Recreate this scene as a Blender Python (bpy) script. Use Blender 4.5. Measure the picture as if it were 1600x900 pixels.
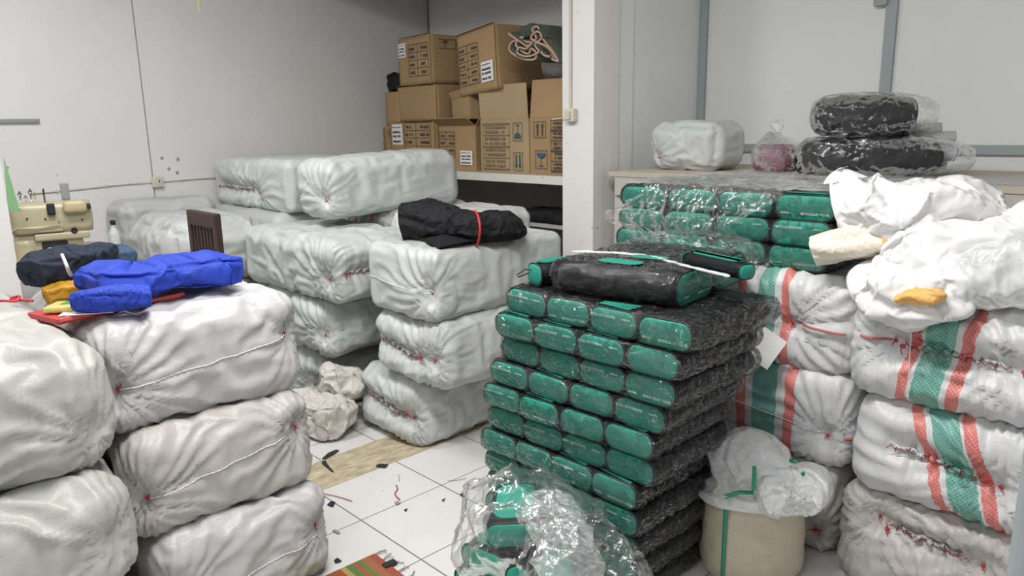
import bpy, math, random
import numpy as np
from math import sin, cos, pi, radians, atan2, sqrt
from mathutils import Matrix, Vector
random.seed(7)
for o in list(bpy.data.objects): bpy.data.objects.remove(o)
S = bpy.context.scene
COL = S.collection

# ------------------------------------------------------------------ camera
F = 1156.0; CH = 1.53
yaw, pitch, roll = radians(46.03), radians(12.3), radians(-1)
fh = np.array([-sin(yaw), cos(yaw), 0]); rt = np.array([cos(yaw), sin(yaw), 0]); zz = np.array([0, 0, 1.])
fw = fh*cos(pitch)-zz*sin(pitch); up_ = fh*sin(pitch)+zz*cos(pitch)
r2 = rt*cos(roll)+up_*sin(roll); u2 = -rt*sin(roll)+up_*cos(roll)
CAM = np.array([0, 0, CH])
cd = bpy.data.cameras.new('camera'); cam = bpy.data.objects.new('camera', cd); COL.objects.link(cam)
cd.sensor_width = 36; cd.lens = F/1600*36; cd.clip_start = .05
M = Matrix.Identity(4)
for i in range(3):
    M[i][0] = r2[i]; M[i][1] = u2[i]; M[i][2] = -fw[i]; M[i][3] = CAM[i]
cam.matrix_world = M
S.camera = cam

# ------------------------------------------------------------------ light
def area(name, loc, rot, sx, sy, power, color=(1, 1, 1)):
    l = bpy.data.lights.new(name, 'AREA'); l.shape = 'RECTANGLE'; l.size = sx; l.size_y = sy
    l.energy = power; l.color = color
    o = bpy.data.objects.new(name, l); COL.objects.link(o); o.location = loc; o.rotation_euler = rot
    return o
area('tube_light', (-1.3, 1.0, 3.0), (0, 0, radians(20)), 1.3, .16, 76, (1, .99, .97))
area('tube_light', (-3.4, .7, 3.0), (0, 0, radians(90)), 1.3, .16, 52, (.97, .98, 1))
area('tube_light', (-.4, -1.2, 3.0), (0, 0, 0), 1.3, .16, 36, (1, .99, .97))
w = bpy.data.worlds.new('World'); S.world = w; w.use_nodes = True
w.node_tree.nodes['Background'].inputs[0].default_value = (.93, .95, 1, 1)
w.node_tree.nodes['Background'].inputs[1].default_value = .32
S.view_settings.view_transform = 'Standard'; S.view_settings.look = 'None'
S.view_settings.exposure = 0.0; S.view_settings.gamma = 1; S.view_settings.use_curve_mapping = False

# ------------------------------------------------------------------ projection helpers: photo pixel -> room point
def ray(px, py): return fw*F + r2*(px-800) - u2*(py-450)
def G(px, py, z):
    v = ray(px, py); return CAM + v*((z-CH)/v[2])
def GX(px, py, x):
    v = ray(px, py); return CAM + v*(x/v[0])
def GY(px, py, y):
    v = ray(px, py); return CAM + v*(y/v[1])

# ------------------------------------------------------------------ noise (vectorised)
def _h(ix, iy, iz, s):
    n = (ix*374761393 + iy*668265263 + iz*1274126177 + s*974711) & 0xffffffff
    n = ((n ^ (n >> 13))*1274126177) & 0xffffffff
    n = (n ^ (n >> 16))
    return n
def pn(P, seed=0):
    P = np.asarray(P, float); i = np.floor(P).astype(np.int64); f = P-i
    u = f*f*f*(f*(f*6-15)+10); r = 0
    for dx in (0, 1):
        for dy in (0, 1):
            for dz in (0, 1):
                h = _h(i[:, 0]+dx, i[:, 1]+dy, i[:, 2]+dz, seed)
                gx = ((h & 1023)/511.5-1); gy = (((h >> 10) & 1023)/511.5-1); gz = (((h >> 20) & 1023)/511.5-1)
                d = gx*(f[:, 0]-dx)+gy*(f[:, 1]-dy)+gz*(f[:, 2]-dz)
                wgt = (u[:, 0] if dx else 1-u[:, 0])*(u[:, 1] if dy else 1-u[:, 1])*(u[:, 2] if dz else 1-u[:, 2])
                r = r+d*wgt
    return r*1.3
def crease(P, seed, octs=3):
    r = 0
    for o in range(octs):
        r = r + (0.5**o)*(0.35-np.abs(pn(P*(2.0**o), seed+o*7))*1.6)
    return r

# ------------------------------------------------------------------ object helpers
def mk(name, V, Fc, mat, parent=None, loc=None, rot=None, smooth=True, rest=None):
    me = bpy.data.meshes.new(name)
    V = np.asarray(V, float); 
    me.from_pydata(V.tolist(), [], [tuple(int(a) for a in f) for f in Fc])
    for m in (mat if isinstance(mat, (list, tuple)) else [mat]): me.materials.append(m)
    if smooth: me.polygons.foreach_set('use_smooth', [True]*len(me.polygons))
    if rest is not None:
        a = me.attributes.new('rest', 'FLOAT_VECTOR', 'POINT'); a.data.foreach_set('vector', np.asarray(rest, float).ravel())
    me.update()
    o = bpy.data.objects.new(name, me); COL.objects.link(o)
    if parent: o.parent = parent
    if loc is not None: o.location = tuple(float(c) for c in loc)
    if rot is not None: o.rotation_euler = rot
    return o
def tag(o, label=None, cat=None, group=None, kind=None):
    if label: o['label'] = label
    if cat: o['category'] = cat
    if group: o['group'] = group
    if kind: o['kind'] = kind
    return o
def empty(name, loc, rot=(0, 0, 0), label=None, cat=None, group=None):
    o = bpy.data.objects.new(name, None); COL.objects.link(o); o.empty_display_size = .1
    o.location = tuple(float(c) for c in loc); o.rotation_euler = rot
    tag(o, label, cat, group); return o
def copy_tree(o, parent=None):
    c = o.copy(); COL.objects.link(c); c.parent = parent
    for ch in list(o.children): copy_tree(ch, c)
    return c
class MB:
    def __init__(s): s.V = []; s.F = []
    def add(s, V, Fc):
        n = len(s.V); s.V += [tuple(v) for v in V]; s.F += [tuple(i+n for i in f) for f in Fc]; return s
    def box(s, c, d, R=None):
        x, y, z = d[0]/2, d[1]/2, d[2]/2
        V = [Vector((a*x, b*y, e*z)) for a in (-1, 1) for b in (-1, 1) for e in (-1, 1)]
        if R is not None: V = [R @ v for v in V]
        V = [tuple(v+Vector(c)) for v in V]
        return s.add(V, [(0, 1, 3, 2), (4, 6, 7, 5), (0, 4, 5, 1), (2, 3, 7, 6), (0, 2, 6, 4), (1, 5, 7, 3)])
    def rbox(s, c, d, r, R=None, k=3):
        V, Fc, _ = gridbox(d[0], d[1], d[2], max(min(d)/3, .004))
        h = np.array(d)/2; r = min(r, min(h)*.98)
        V = rounded(V, h, r)[0]
        if R is not None: V = V @ np.array(R).T
        return s.add(V+np.array(c), Fc)
    def tube(s, path, r, n=8, closed=False):
        path = [np.array(p, float) for p in path]; m = len(path); V = []; Fc = []
        N = None
        for i, p in enumerate(path):
            a = path[(i-1) % m] if (i > 0 or closed) else p; b = path[(i+1) % m] if (i < m-1 or closed) else p
            t = b-a; t = t/(np.linalg.norm(t)+1e-9)
            if N is None:
                ref = np.array([0, 0, 1.]) if abs(t[2]) < .9 else np.array([1., 0, 0])
                N = np.cross(t, ref)
            N = N-t*(N@t); N = N/(np.linalg.norm(N)+1e-9); B = np.cross(t, N)
            rr = r[i] if hasattr(r, '__len__') else r
            for k in range(n):
                a_ = 2*pi*k/n; V.append(p+rr*(cos(a_)*N+sin(a_)*B))
        for i in range(m if closed else m-1):
            j = (i+1) % m
            for k in range(n):
                l = (k+1) % n; Fc.append((i*n+k, j*n+k, j*n+l, i*n+l))
        if not closed:
            Fc.append(tuple(range(n))[::-1]); Fc.append(tuple((m-1)*n+k for k in range(n)))
        return s.add(V, Fc)
    def cyl(s, a, b, r, n=16): return s.tube([a, b], r, n)
    def quad(s, o, u, v):
        o, u, v = map(np.array, (o, u, v)); return s.add([o, o+u, o+u+v, o+v], [(0, 1, 2, 3)])
    def poly(s, pts): return s.add(pts, [tuple(range(len(pts)))])
    def prism(s, pts, ext):
        n = len(pts); e = np.array(ext); P = [np.array(p, float) for p in pts]
        return s.add(P+[p+e for p in P], [tuple(range(n))[::-1], tuple(range(n, 2*n))]+[(i, (i+1) % n, n+(i+1) % n, n+i) for i in range(n)])
    def build(s, name, mat, parent=None, loc=None, rot=None, smooth=False):
        return mk(name, s.V, s.F, mat, parent, loc, rot, smooth)
_gb = {}
def gridbox(L, W, H, step):
    key = (round(L, 3), round(W, 3), round(H, 3), round(step, 4))
    if key in _gb: return _gb[key]
    nx, ny, nz = [max(2, int(round(a/step))) for a in (L, W, H)]
    def lin(n): return np.linspace(-1, 1, n+1)
    idx = {}; V = []; Fc = []
    def vid(p):
        k = (round(p[0], 5), round(p[1], 5), round(p[2], 5))
        if k not in idx: idx[k] = len(V); V.append(p)
        return idx[k]
    def face(ax, sgn, na, nb):
        A, B = lin(na), lin(nb); a1, a2 = [(1, 2), (2, 0), (0, 1)][ax]
        ids = []
        for a in A:
            row = []
            for b in B:
                p = [0, 0, 0]; p[ax] = sgn; p[a1] = a; p[a2] = b; row.append(vid(tuple(p)))
            ids.append(row)
        for i in range(na):
            for j in range(nb):
                q = (ids[i][j], ids[i+1][j], ids[i+1][j+1], ids[i][j+1]); Fc.append(q if sgn > 0 else q[::-1])
    for s_ in (-1, 1):
        face(0, s_, ny, nz); face(1, s_, nz, nx); face(2, s_, nx, ny)
    U = np.array(V); P = U*np.array([L/2, W/2, H/2])
    _gb[key] = (P, Fc, U); return _gb[key]
def rounded(q, h, r):
    inner = np.clip(q, -(h-r), (h-r)); d = q-inner; ln = np.linalg.norm(d, axis=1, keepdims=True); ln[ln < 1e-9] = 1
    n = d/ln; return inner+n*r, n

SIM = bpy.data.scenes.new('cloth_settling')
def settle(V, Fc, grow=.06, bend=8, pin=.12, pst=4, frames=10, q=4, pressure=0, gravity=0):
    """let the cloth grow slightly larger than what it covers so that it buckles into natural folds"""
    me = bpy.data.meshes.new('cloth_tmp'); me.from_pydata(np.asarray(V).tolist(), [], [tuple(int(a) for a in f) for f in Fc]); me.update()
    o = bpy.data.objects.new('cloth_tmp', me); SIM.collection.objects.link(o)
    m = o.modifiers.new('c', 'CLOTH'); st = m.settings; st.quality = q; st.mass = .15
    st.tension_stiffness = st.compression_stiffness = 8; st.shear_stiffness = 5; st.bending_stiffness = bend
    st.shrink_min = -grow; st.effector_weights.gravity = gravity; st.air_damping = 2
    if pin is not None:
        vg = o.vertex_groups.new(name='p'); pin = np.broadcast_to(pin, (len(V),))
        if pin.max() == pin.min(): vg.add(list(range(len(V))), float(pin[0]), 'REPLACE')
        else:
            for i, w_ in enumerate(pin): vg.add([i], float(w_), 'REPLACE')
        st.vertex_group_mass = 'p'; st.pin_stiffness = pst
    if pressure: st.use_pressure = True; st.uniform_pressure_force = pressure
    m.collision_settings.use_collision = False
    SIM.frame_start = 1; SIM.frame_end = frames; m.point_cache.frame_start = 1; m.point_cache.frame_end = frames
    for f in range(1, frames+1): SIM.frame_set(f)
    e = o.evaluated_get(SIM.view_layers[0].depsgraph); mm = e.to_mesh()
    out = np.empty(len(mm.vertices)*3); mm.vertices.foreach_get('co', out); out = out.reshape(-1, 3).copy()
    e.to_mesh_clear(); bpy.data.objects.remove(o); bpy.data.meshes.remove(me)
    if not np.isfinite(out).all() or np.abs(out-V).max() > .3: return np.asarray(V)
    return out

# ------------------------------------------------------------------ materials
def newmat(name):
    m = bpy.data.materials.new(name); m.use_nodes = True; nt = m.node_tree
    b = nt.nodes['Principled BSDF']; return m, nt, b
def N(nt, t, **kw):
    n = nt.nodes.new(t)
    for k, v in kw.items():
        if k.startswith('_'): setattr(n, k[1:], v)
        else:
            key = k.replace('__', ' ')
            try: n.inputs[key].default_value = v
            except Exception: n.inputs[int(k[1:])].default_value = v
    return n
def col(c): return (c[0], c[1], c[2], 1)
def mathn(nt, op, a, b=None):
    n = nt.nodes.new('ShaderNodeMath'); n.operation = op
    for i, v in enumerate((a, b)):
        if v is None: continue
        if isinstance(v, (int, float)): n.inputs[i].default_value = v
        else: nt.links.new(v, n.inputs[i])
    return n.outputs[0]
def mixc(nt, fac, a, b):
    n = nt.nodes.new('ShaderNodeMix'); n.data_type = 'RGBA'
    for i, v in ((0, fac), (6, a), (7, b)):
        if isinstance(v, (int, float)): n.inputs[i].default_value = v
        elif isinstance(v, tuple): n.inputs[i].default_value = col(v)
        else: nt.links.new(v, n.inputs[i])
    return n.outputs[2]
def bump(nt, b, height, strength, dist=.01):
    n = nt.nodes.new('ShaderNodeBump'); n.inputs['Strength'].default_value = strength; n.inputs['Distance'].default_value = dist
    nt.links.new(height, n.inputs['Height']); nt.links.new(n.outputs[0], b.inputs['Normal'])
def simple(name, c, rough=.6, spec=.5, var=.06, scale=8, bmp=.15, bscale=60, metal=0, coat=0):
    m, nt, b = newmat(name)
    tc = N(nt, 'ShaderNodeTexCoord'); ns = N(nt, 'ShaderNodeTexNoise', Scale=scale, Detail=4.0)
    nt.links.new(tc.outputs['Object'], ns.inputs['Vector'])
    d = tuple(max(0, x*(1-var*3)) for x in c); l = tuple(min(1, x*(1+var*2)) for x in c)
    nt.links.new(mixc(nt, ns.outputs[0], d, l), b.inputs['Base Color'])
    b.inputs['Roughness'].default_value = rough; b.inputs['Specular IOR Level'].default_value = spec; b.inputs['Metallic'].default_value = metal
    b.inputs['Coat Weight'].default_value = coat
    if bmp:
        n2 = N(nt, 'ShaderNodeTexNoise', Scale=bscale, Detail=3.0); nt.links.new(tc.outputs['Object'], n2.inputs['Vector'])
        bump(nt, b, n2.outputs[0], bmp, .004)
    return m
def sackmat(name, c, stripes=(), skew=0, rough=.42, dirt=.12, warm=(.50, .47, .41)):
    m, nt, b = newmat(name)
    at = N(nt, 'ShaderNodeAttribute', _attribute_name='rest'); oi = N(nt, 'ShaderNodeObjectInfo')
    n1 = N(nt, 'ShaderNodeTexNoise', Scale=5.0, Detail=5.0, Roughness=.6); nt.links.new(at.outputs['Vector'], n1.inputs['Vector'])
    fac = mathn(nt, 'MULTIPLY', mathn(nt, 'SUBTRACT', n1.outputs[0], .42), dirt*5)
    n = nt.nodes.new('ShaderNodeClamp'); nt.links.new(fac, n.inputs[0])
    c1 = mixc(nt, n.outputs[0], c, warm)
    # thread streaks of the weave
    mp = N(nt, 'ShaderNodeMapping', Scale=(260, 14, 14)); nt.links.new(at.outputs['Vector'], mp.inputs[0])
    n3 = N(nt, 'ShaderNodeTexNoise', Scale=1.0, Detail=2.0); nt.links.new(mp.outputs[0], n3.inputs['Vector'])
    mp2 = N(nt, 'ShaderNodeMapping', Scale=(12, 200, 200)); nt.links.new(at.outputs['Vector'], mp2.inputs[0])
    n4 = N(nt, 'ShaderNodeTexNoise', Scale=1.0, Detail=2.0); nt.links.new(mp2.outputs[0], n4.inputs['Vector'])
    st = mathn(nt, 'ADD', n3.outputs[0], n4.outputs[0])
    c1 = mixc(nt, mathn(nt, 'MULTIPLY', mathn(nt, 'SUBTRACT', st, .85), .35), c1, tuple(x*.72 for x in c))
    if stripes:
        sx = N(nt, 'ShaderNodeSeparateXYZ'); nt.links.new(at.outputs['Vector'], sx.inputs[0])
        ck = N(nt, 'ShaderNodeTexChecker', Scale=170.0); nt.links.new(at.outputs['Vector'], ck.inputs['Vector'])
        for cx, hw, cc in stripes:
            f = mathn(nt, 'LESS_THAN', mathn(nt, 'ABSOLUTE', mathn(nt, 'SUBTRACT', mathn(nt, 'ADD', sx.outputs[0], mathn(nt, 'MULTIPLY', sx.outputs[2], skew)), cx)), hw)
            f = mathn(nt, 'MULTIPLY', f, mathn(nt, 'ADD', mathn(nt, 'MULTIPLY', ck.outputs['Fac'], .28), .66))
            c1 = mixc(nt, f, c1, cc)
    nt.links.new(c1, b.inputs['Base Color'])
    b.inputs['Roughness'].default_value = rough; b.inputs['Specular IOR Level'].default_value = .45
    n5 = N(nt, 'ShaderNodeTexNoise', Scale=26.0, Detail=4.0); nt.links.new(at.outputs['Vector'], n5.inputs['Vector'])
    hh = mathn(nt, 'ADD', mathn(nt, 'MULTIPLY', st, .25), n5.outputs[0])
    bump(nt, b, hh, .45, .006)
    return m
def plasticmat(name, haze=.06, tint=(1, 1, 1), gl=.75, rough=.12, bs=.8, scale=14, hazecol=(.9, .92, .92), vary=1.0, stretch=2.2):
    m, nt, b = newmat(name); nt.nodes.remove(b); out = nt.nodes['Material Output']
    tc = N(nt, 'ShaderNodeTexCoord')
    mp = N(nt, 'ShaderNodeMapping', Scale=(1, 1, stretch), Rotation=(.5, .3, .7) if stretch < 3 else (0, 0, 0)); nt.links.new(tc.outputs['Object'], mp.inputs[0])
    n1 = N(nt, 'ShaderNodeTexNoise', Scale=scale, Detail=5.0, Roughness=.55, Distortion=1.2); nt.links.new(mp.outputs[0], n1.inputs['Vector'])
    rd = mathn(nt, 'ABSOLUTE', mathn(nt, 'SUBTRACT', n1.outputs[0], .5))
    bp = N(nt, 'ShaderNodeBump', Strength=bs, Distance=.02); nt.links.new(rd, bp.inputs['Height'])
    tr = N(nt, 'ShaderNodeBsdfTransparent', Color=col(tint))
    g = N(nt, 'ShaderNodeBsdfGlossy', Roughness=rough, Color=(1, 1, 1, 1)); nt.links.new(bp.outputs[0], g.inputs['Normal'])
    df = N(nt, 'ShaderNodeBsdfDiffuse', Color=col(hazecol)); nt.links.new(bp.outputs[0], df.inputs['Normal'])
    fr = N(nt, 'ShaderNodeFresnel', IOR=1.5); nt.links.new(bp.outputs[0], fr.inputs['Normal'])
    m1 = N(nt, 'ShaderNodeMixShader')
    # creases gather more haze
    cr = N(nt, 'ShaderNodeMapRange'); nt.links.new(rd, cr.inputs[0]); cr.inputs[1].default_value = 0; cr.inputs[2].default_value = .07
    cr.inputs[3].default_value = haze*(1+1.4*vary); cr.inputs[4].default_value = haze*(1-.3*vary)
    nt.links.new(cr.outputs[0], m1.inputs[0]); nt.links.new(tr.outputs[0], m1.inputs[1]); nt.links.new(df.outputs[0], m1.inputs[2])
    m2 = N(nt, 'ShaderNodeMixShader'); nt.links.new(mathn(nt, 'MULTIPLY', fr.outputs[0], gl), m2.inputs[0])
    nt.links.new(m1.outputs[0], m2.inputs[1]); nt.links.new(g.outputs[0], m2.inputs[2]); nt.links.new(m2.outputs[0], out.inputs[0])
    return m
def paintmat(name, c, spots=.0, spotc=(.25, .22, .18), rough=.5, bmp=.08):
    m, nt, b = newmat(name); tc = N(nt, 'ShaderNodeTexCoord')
    n1 = N(nt, 'ShaderNodeTexNoise', Scale=1.6, Detail=6.0, Roughness=.6); nt.links.new(tc.outputs['Object'], n1.inputs['Vector'])
    c1 = mixc(nt, n1.outputs[0], tuple(x*.9 for x in c), tuple(min(1, x*1.06) for x in c))
    if spots:
        n2 = N(nt, 'ShaderNodeTexNoise', Scale=22.0, Detail=3.0); nt.links.new(tc.outputs['Object'], n2.inputs['Vector'])
        f = mathn(nt, 'GREATER_THAN', n2.outputs[0], spots); c1 = mixc(nt, mathn(nt, 'MULTIPLY', f, .7), c1, spotc)
    nt.links.new(c1, b.inputs['Base Color']); b.inputs['Roughness'].default_value = rough
    n3 = N(nt, 'ShaderNodeTexNoise', Scale=9.0, Detail=4.0); nt.links.new(tc.outputs['Object'], n3.inputs['Vector'])
    bump(nt, b, n3.outputs[0], bmp, .02)
    return m

RED = (.62, .10, .07); GREEN = (.05, .30, .22)
m_wall = paintmat('wall_paint', (.78, .765, .745)); m_wallr = paintmat('wall_paint_right', (.84, .85, .835))
m_pillar = paintmat('pillar_paint', (.80, .79, .755), spots=.715)
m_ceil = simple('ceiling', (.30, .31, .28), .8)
m_batten = simple('grey_batten', (.36, .41, .42), .5, var=.03)
m_joint = simple('joint', (.30, .28, .25), .8)
m_socket = simple('cream_plastic', (.66, .60, .48), .4)
m_cable = simple('cable', (.60, .56, .48), .5)
m_dark = simple('dark', (.02, .02, .022), .7)
m_card = simple('cardboard', (.40, .265, .135), .75, .3, var=.05, scale=5, bmp=.1)
m_card2 = simple('cardboard_pale', (.44, .32, .18), .75, .3, var=.05, scale=4, bmp=.1)
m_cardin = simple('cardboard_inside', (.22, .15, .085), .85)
m_tape = simple('brown_tape', (.45, .27, .10), .18, .6, bmp=.3, bscale=30)
m_print = simple('print_ink', (.085, .07, .07), .8)
m_ink2 = simple('blue_ink', (.04, .10, .15), .8)
m_ink3 = simple('faded_ink', (.24, .18, .12), .8)
m_paper = simple('paper', (.78, .78, .77), .7, var=.02)
m_gr = simple('green_fabric', (.016, .255, .18), .55, .4, var=.05, scale=12, bmp=.25, bscale=300)
m_bk = simple('black_fabric', (.008, .009, .010), .6, .18, var=.1, bmp=.3, bscale=260)
m_pipe = simple('black_piping', (.010, .010, .012), .5)
m_logo = simple('logo_print', (.62, .78, .72), .5)
m_blk2 = simple('black_cloth', (.012, .012, .014), .75, .3, var=.1, bmp=.4, bscale=90)
m_blue = simple('blue_cloth', (.022, .055, .42), .65, .3, var=.08, bmp=.3, bscale=120)
m_navy = simple('navy_cloth', (.018, .026, .045), .75, .3, bmp=.3, bscale=120)
m_denim = simple('denim', (.05, .085, .15), .75, .3)
m_yel = simple('ochre_cloth', (.50, .26, .02), .6, .4, bmp=.4, bscale=40)
m_redb = simple('red_card', (.50, .045, .045), .45)
m_redc = simple('red_cord', (.52, .03, .035), .5)
m_band = simple('red_band_weave', (.50, .13, .10), .6)
m_redd = simple('dark_red_thread', (.26, .03, .03), .6)
m_wht = simple('white_thread', (.78, .76, .72), .6)
m_mach = simple('machine_enamel', (.50, .44, .29), .3, .5, var=.04, bmp=.05)
m_steel = simple('steel', (.45, .45, .44), .28, metal=1, bmp=.05)
m_grey = simple('grey_metal', (.30, .31, .32), .4)
m_brown = simple('dark_wood', (.055, .028, .022), .45)
m_shelf = paintmat('shelf_paint', (.74, .73, .66), spots=.70, spotc=(.35, .22, .10))
m_ply = simple('ply', (.52, .46, .37), .7)
m_board = simple('dusty_board', (.50, .48, .43), .85)  # one even tone for rails, legs and boards
m_pinkedge = simple('pink_edge', (.55, .36, .27), .8)
m_rug = simple('mottled_rug', (.10, .11, .085), .95, .1, var=.2, scale=70, bmp=.8, bscale=90)
m_greysheet = simple('grey_sheet', (.44, .43, .42), .5)
m_greyroll = simple('pale_grey_roll', (.50, .49, .51), .6)
m_gtri = simple('green_triangle', (.22, .42, .20), .6)
m_lime = simple('lime_strap', (.55, .62, .12), .6)
m_white = simple('white_plastic_sack', (.83, .82, .815), .38, .5, var=.015, scale=4, bmp=.35, bscale=28)
m_cream = simple('cream_sack', (.80, .72, .60), .45, .5, var=.03, bmp=.3, bscale=60)
m_orange = simple('orange_lining', (.74, .43, .12), .5, .5, var=.08, bmp=.4, bscale=160)
m_offw = sackmat('crumpled_sack', (.60, .575, .52), dirt=.1)
m_plas = plasticmat('clear_wrap', haze=.012, gl=.8, rough=.09, bs=.7, scale=12)
m_plas_bk = plasticmat('clear_wrap_tight', haze=.004, gl=.85, rough=.09, bs=1.0, scale=11, stretch=4.5)
m_plas_r = plasticmat('clear_wrap_roll', haze=.015, gl=.65, rough=.2, bs=.3, scale=5, vary=.5)
m_plas_h = plasticmat('cloudy_wrap', haze=.03, gl=.5, rough=.11, bs=.3, scale=8, vary=.5)
m_plas_c = plasticmat('cloudy_film', haze=.11, gl=.42, rough=.14, bs=.25, scale=8, vary=.5)
m_plas_w = plasticmat('milky_plastic', haze=.55, gl=.28, rough=.22, bs=.12, scale=6, vary=.12)
m_sheet = plasticmat('table_sheet', haze=.42, gl=.4, rough=.25, bs=.12, scale=4, vary=.3, hazecol=(.62, .63, .62))

# floor: worn white tiles laid out on the room axes
def floor_mat():
    m, nt, b = newmat('white_tiles'); tc = N(nt, 'ShaderNodeTexCoord'); sx = N(nt, 'ShaderNodeSeparateXYZ'); nt.links.new(tc.outputs['Object'], sx.inputs[0])
    def line(sock, off, pitch_, hw=.0028):
        f = mathn(nt, 'FRACT', mathn(nt, 'DIVIDE', mathn(nt, 'SUBTRACT', sock, off), pitch_))
        f = mathn(nt, 'MULTIPLY', mathn(nt, 'MINIMUM', f, mathn(nt, 'SUBTRACT', 1.0, f)), pitch_)
        return mathn(nt, 'LESS_THAN', f, hw)
    near = mathn(nt, 'GREATER_THAN', sx.outputs[0], -2.85); far = mathn(nt, 'SUBTRACT', 1.0, near)
    gx = line(sx.outputs[0], -1.98+.394*20, .394, .0022); gy = line(sx.outputs[1], 1.428-.411*20, .411)
    gx2 = line(sx.outputs[0], -3.164+.31*20, .31); gy2 = line(sx.outputs[1], 1.60-.308*20, .308)
    g = mathn(nt, 'ADD', mathn(nt, 'MULTIPLY', mathn(nt, 'MAXIMUM', gx, gy), near), mathn(nt, 'MULTIPLY', mathn(nt, 'MAXIMUM', gx2, gy2), far))
    n1 = N(nt, 'ShaderNodeTexNoise', Scale=2.5, Detail=6.0, Roughness=.65); nt.links.new(tc.outputs['Object'], n1.inputs['Vector'])
    c = mixc(nt, n1.outputs[0], (.60, .59, .56), (.76, .755, .74))
    n2 = N(nt, 'ShaderNodeTexNoise', Scale=42.0, Detail=2.0); nt.links.new(tc.outputs['Object'], n2.inputs['Vector'])
    c = mixc(nt, mathn(nt, 'MULTIPLY', mathn(nt, 'GREATER_THAN', n2.outputs[0], .745), .8), c, (.12, .11, .10))
    c = mixc(nt, g, c, (.16, .145, .13)); nt.links.new(c, b.inputs['Base Color'])
    b.inputs['Roughness'].default_value = .28; b.inputs['Specular IOR Level'].default_value = .4
    bump(nt, b, mathn(nt, 'SUBTRACT', 1.0, g), .3, .002); return m
XW, YW = -5.34, 4.2
def struct(name, mb, m, smooth=False):
    o = mb.build(name, m, smooth=smooth); o['kind'] = 'structure'; return o
struct('floor', MB().box((-1.6, 1.2, -.05), (8.2, 6.6, .1)), floor_mat())
struct('wall_left', MB().box((XW-.06, 1.2, 1.6), (.12, 6.6, 3.2)), m_wall)
struct('wall_back', MB().box(((XW-2.75)/2, YW+.06, 1.6), (-XW-2.75+.0, .12, 3.2)), m_wall)
struct('wall_right', MB().box((-.15, YW+.06, 1.6), (5.2, .12, 3.2)), m_wallr)
struct('ceiling', MB().box((-1.6, 1.2, 3.25), (8.2, 6.6, .1)), simple('ceiling_white', (.7, .7, .68), .8))
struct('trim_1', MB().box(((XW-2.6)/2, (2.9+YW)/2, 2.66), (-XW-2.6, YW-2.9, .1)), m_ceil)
# partition between the alcove and the right-hand bay, with its thicker pillar
struct('wall_partition', MB().box((-2.725, 3.75, 1.6), (.20, .9, 3.2)), m_wallr)
struct('trim_2', MB().rbox((-2.71, 3.24, 1.55), (.23, .22, 3.08), .012), m_pillar)
struct('trim_3', MB().box((-2.618, 3.42, 1.6), (.012, .14, 3.18)), m_wallr)
# pillar at the far left edge
struct('trim_4', MB().box((-3.20, .03, 1.6), (.3, 1.0, 3.2)), m_pillar)
# grey battens on the right wall
jb = GY(1388, 100, YW)
struct('trim_5', MB().box((GY(1095, 120, YW)[0]+.02, YW-.012, 2.3), (.045, .025, 1.75)), m_batten)
struct('trim_6', MB().box((jb[0], YW-.012, 2.27), (.055, .025, 1.7)), m_batten)
struct('trim_7', MB().box((-1.0, YW-.012, GY(1560, 234, YW)[2]+.0), (3.2, .025, .045)), m_batten)
jc = GY(1380, 4, YW)
struct('trim_8', MB().rbox((jc[0], YW-.02, jc[2]+.02), (.07, .05, .08), .008), m_batten)
struct('trim_9', MB().box((.55, YW-.02, .68), (2.3, .04, 1.34)), m_wallr)
# joints of the left wall boards
jy = GX(228, 190, XW)[1]
struct('trim_10', MB().box((XW+.001, jy, 1.6), (.004, .006, 3.2)), m_joint)
struct('trim_11', MB().box((XW+.006, YW-.006, 2.4), (.012, .012, 1.0)), m_joint)
mk_ = MB()
for px, py, s in ((253, 247, 1), (278, 249, 1.1), (264, 264, 1), (277, 270, 1.1), (90, 273, .4), (12, 262, .6)):
    p = GX(px, py, XW); mk_.box((XW+.001, p[1], p[2]), (.003, .018*s, .02*s), Matrix.Rotation(random.random(), 3, 'X'))
struct('trim_12', mk_, m_grey)
# beige strip of worn board let into the tiles
st = MB().box((-2.845, 1.0, .0012), (.268, 4.4, .0024))
def stripmat():
    m, nt, b = newmat('worn_board'); tc = N(nt, 'ShaderNodeTexCoord')
    mp = N(nt, 'ShaderNodeMapping', Scale=(3, 1, 1)); nt.links.new(tc.outputs['Object'], mp.inputs[0])
    n1 = N(nt, 'ShaderNodeTexNoise', Scale=9.0, Detail=7.0, Roughness=.7); nt.links.new(mp.outputs[0], n1.inputs['Vector'])
    r = N(nt, 'ShaderNodeValToRGB'); nt.links.new(n1.outputs[0], r.inputs[0])
    r.color_ramp.elements[0].position = .3; r.color_ramp.elements[0].color = (.26, .20, .12, 1)
    r.color_ramp.elements[1].position = .62; r.color_ramp.elements[1].color = (.60, .52, .37, 1)
    nt.links.new(r.outputs[0], b.inputs['Base Color']); b.inputs['Roughness'].default_value = .6
    bump(nt, b, n1.outputs[0], .2, .004); return m
struct('trim_13', st, stripmat())

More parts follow.
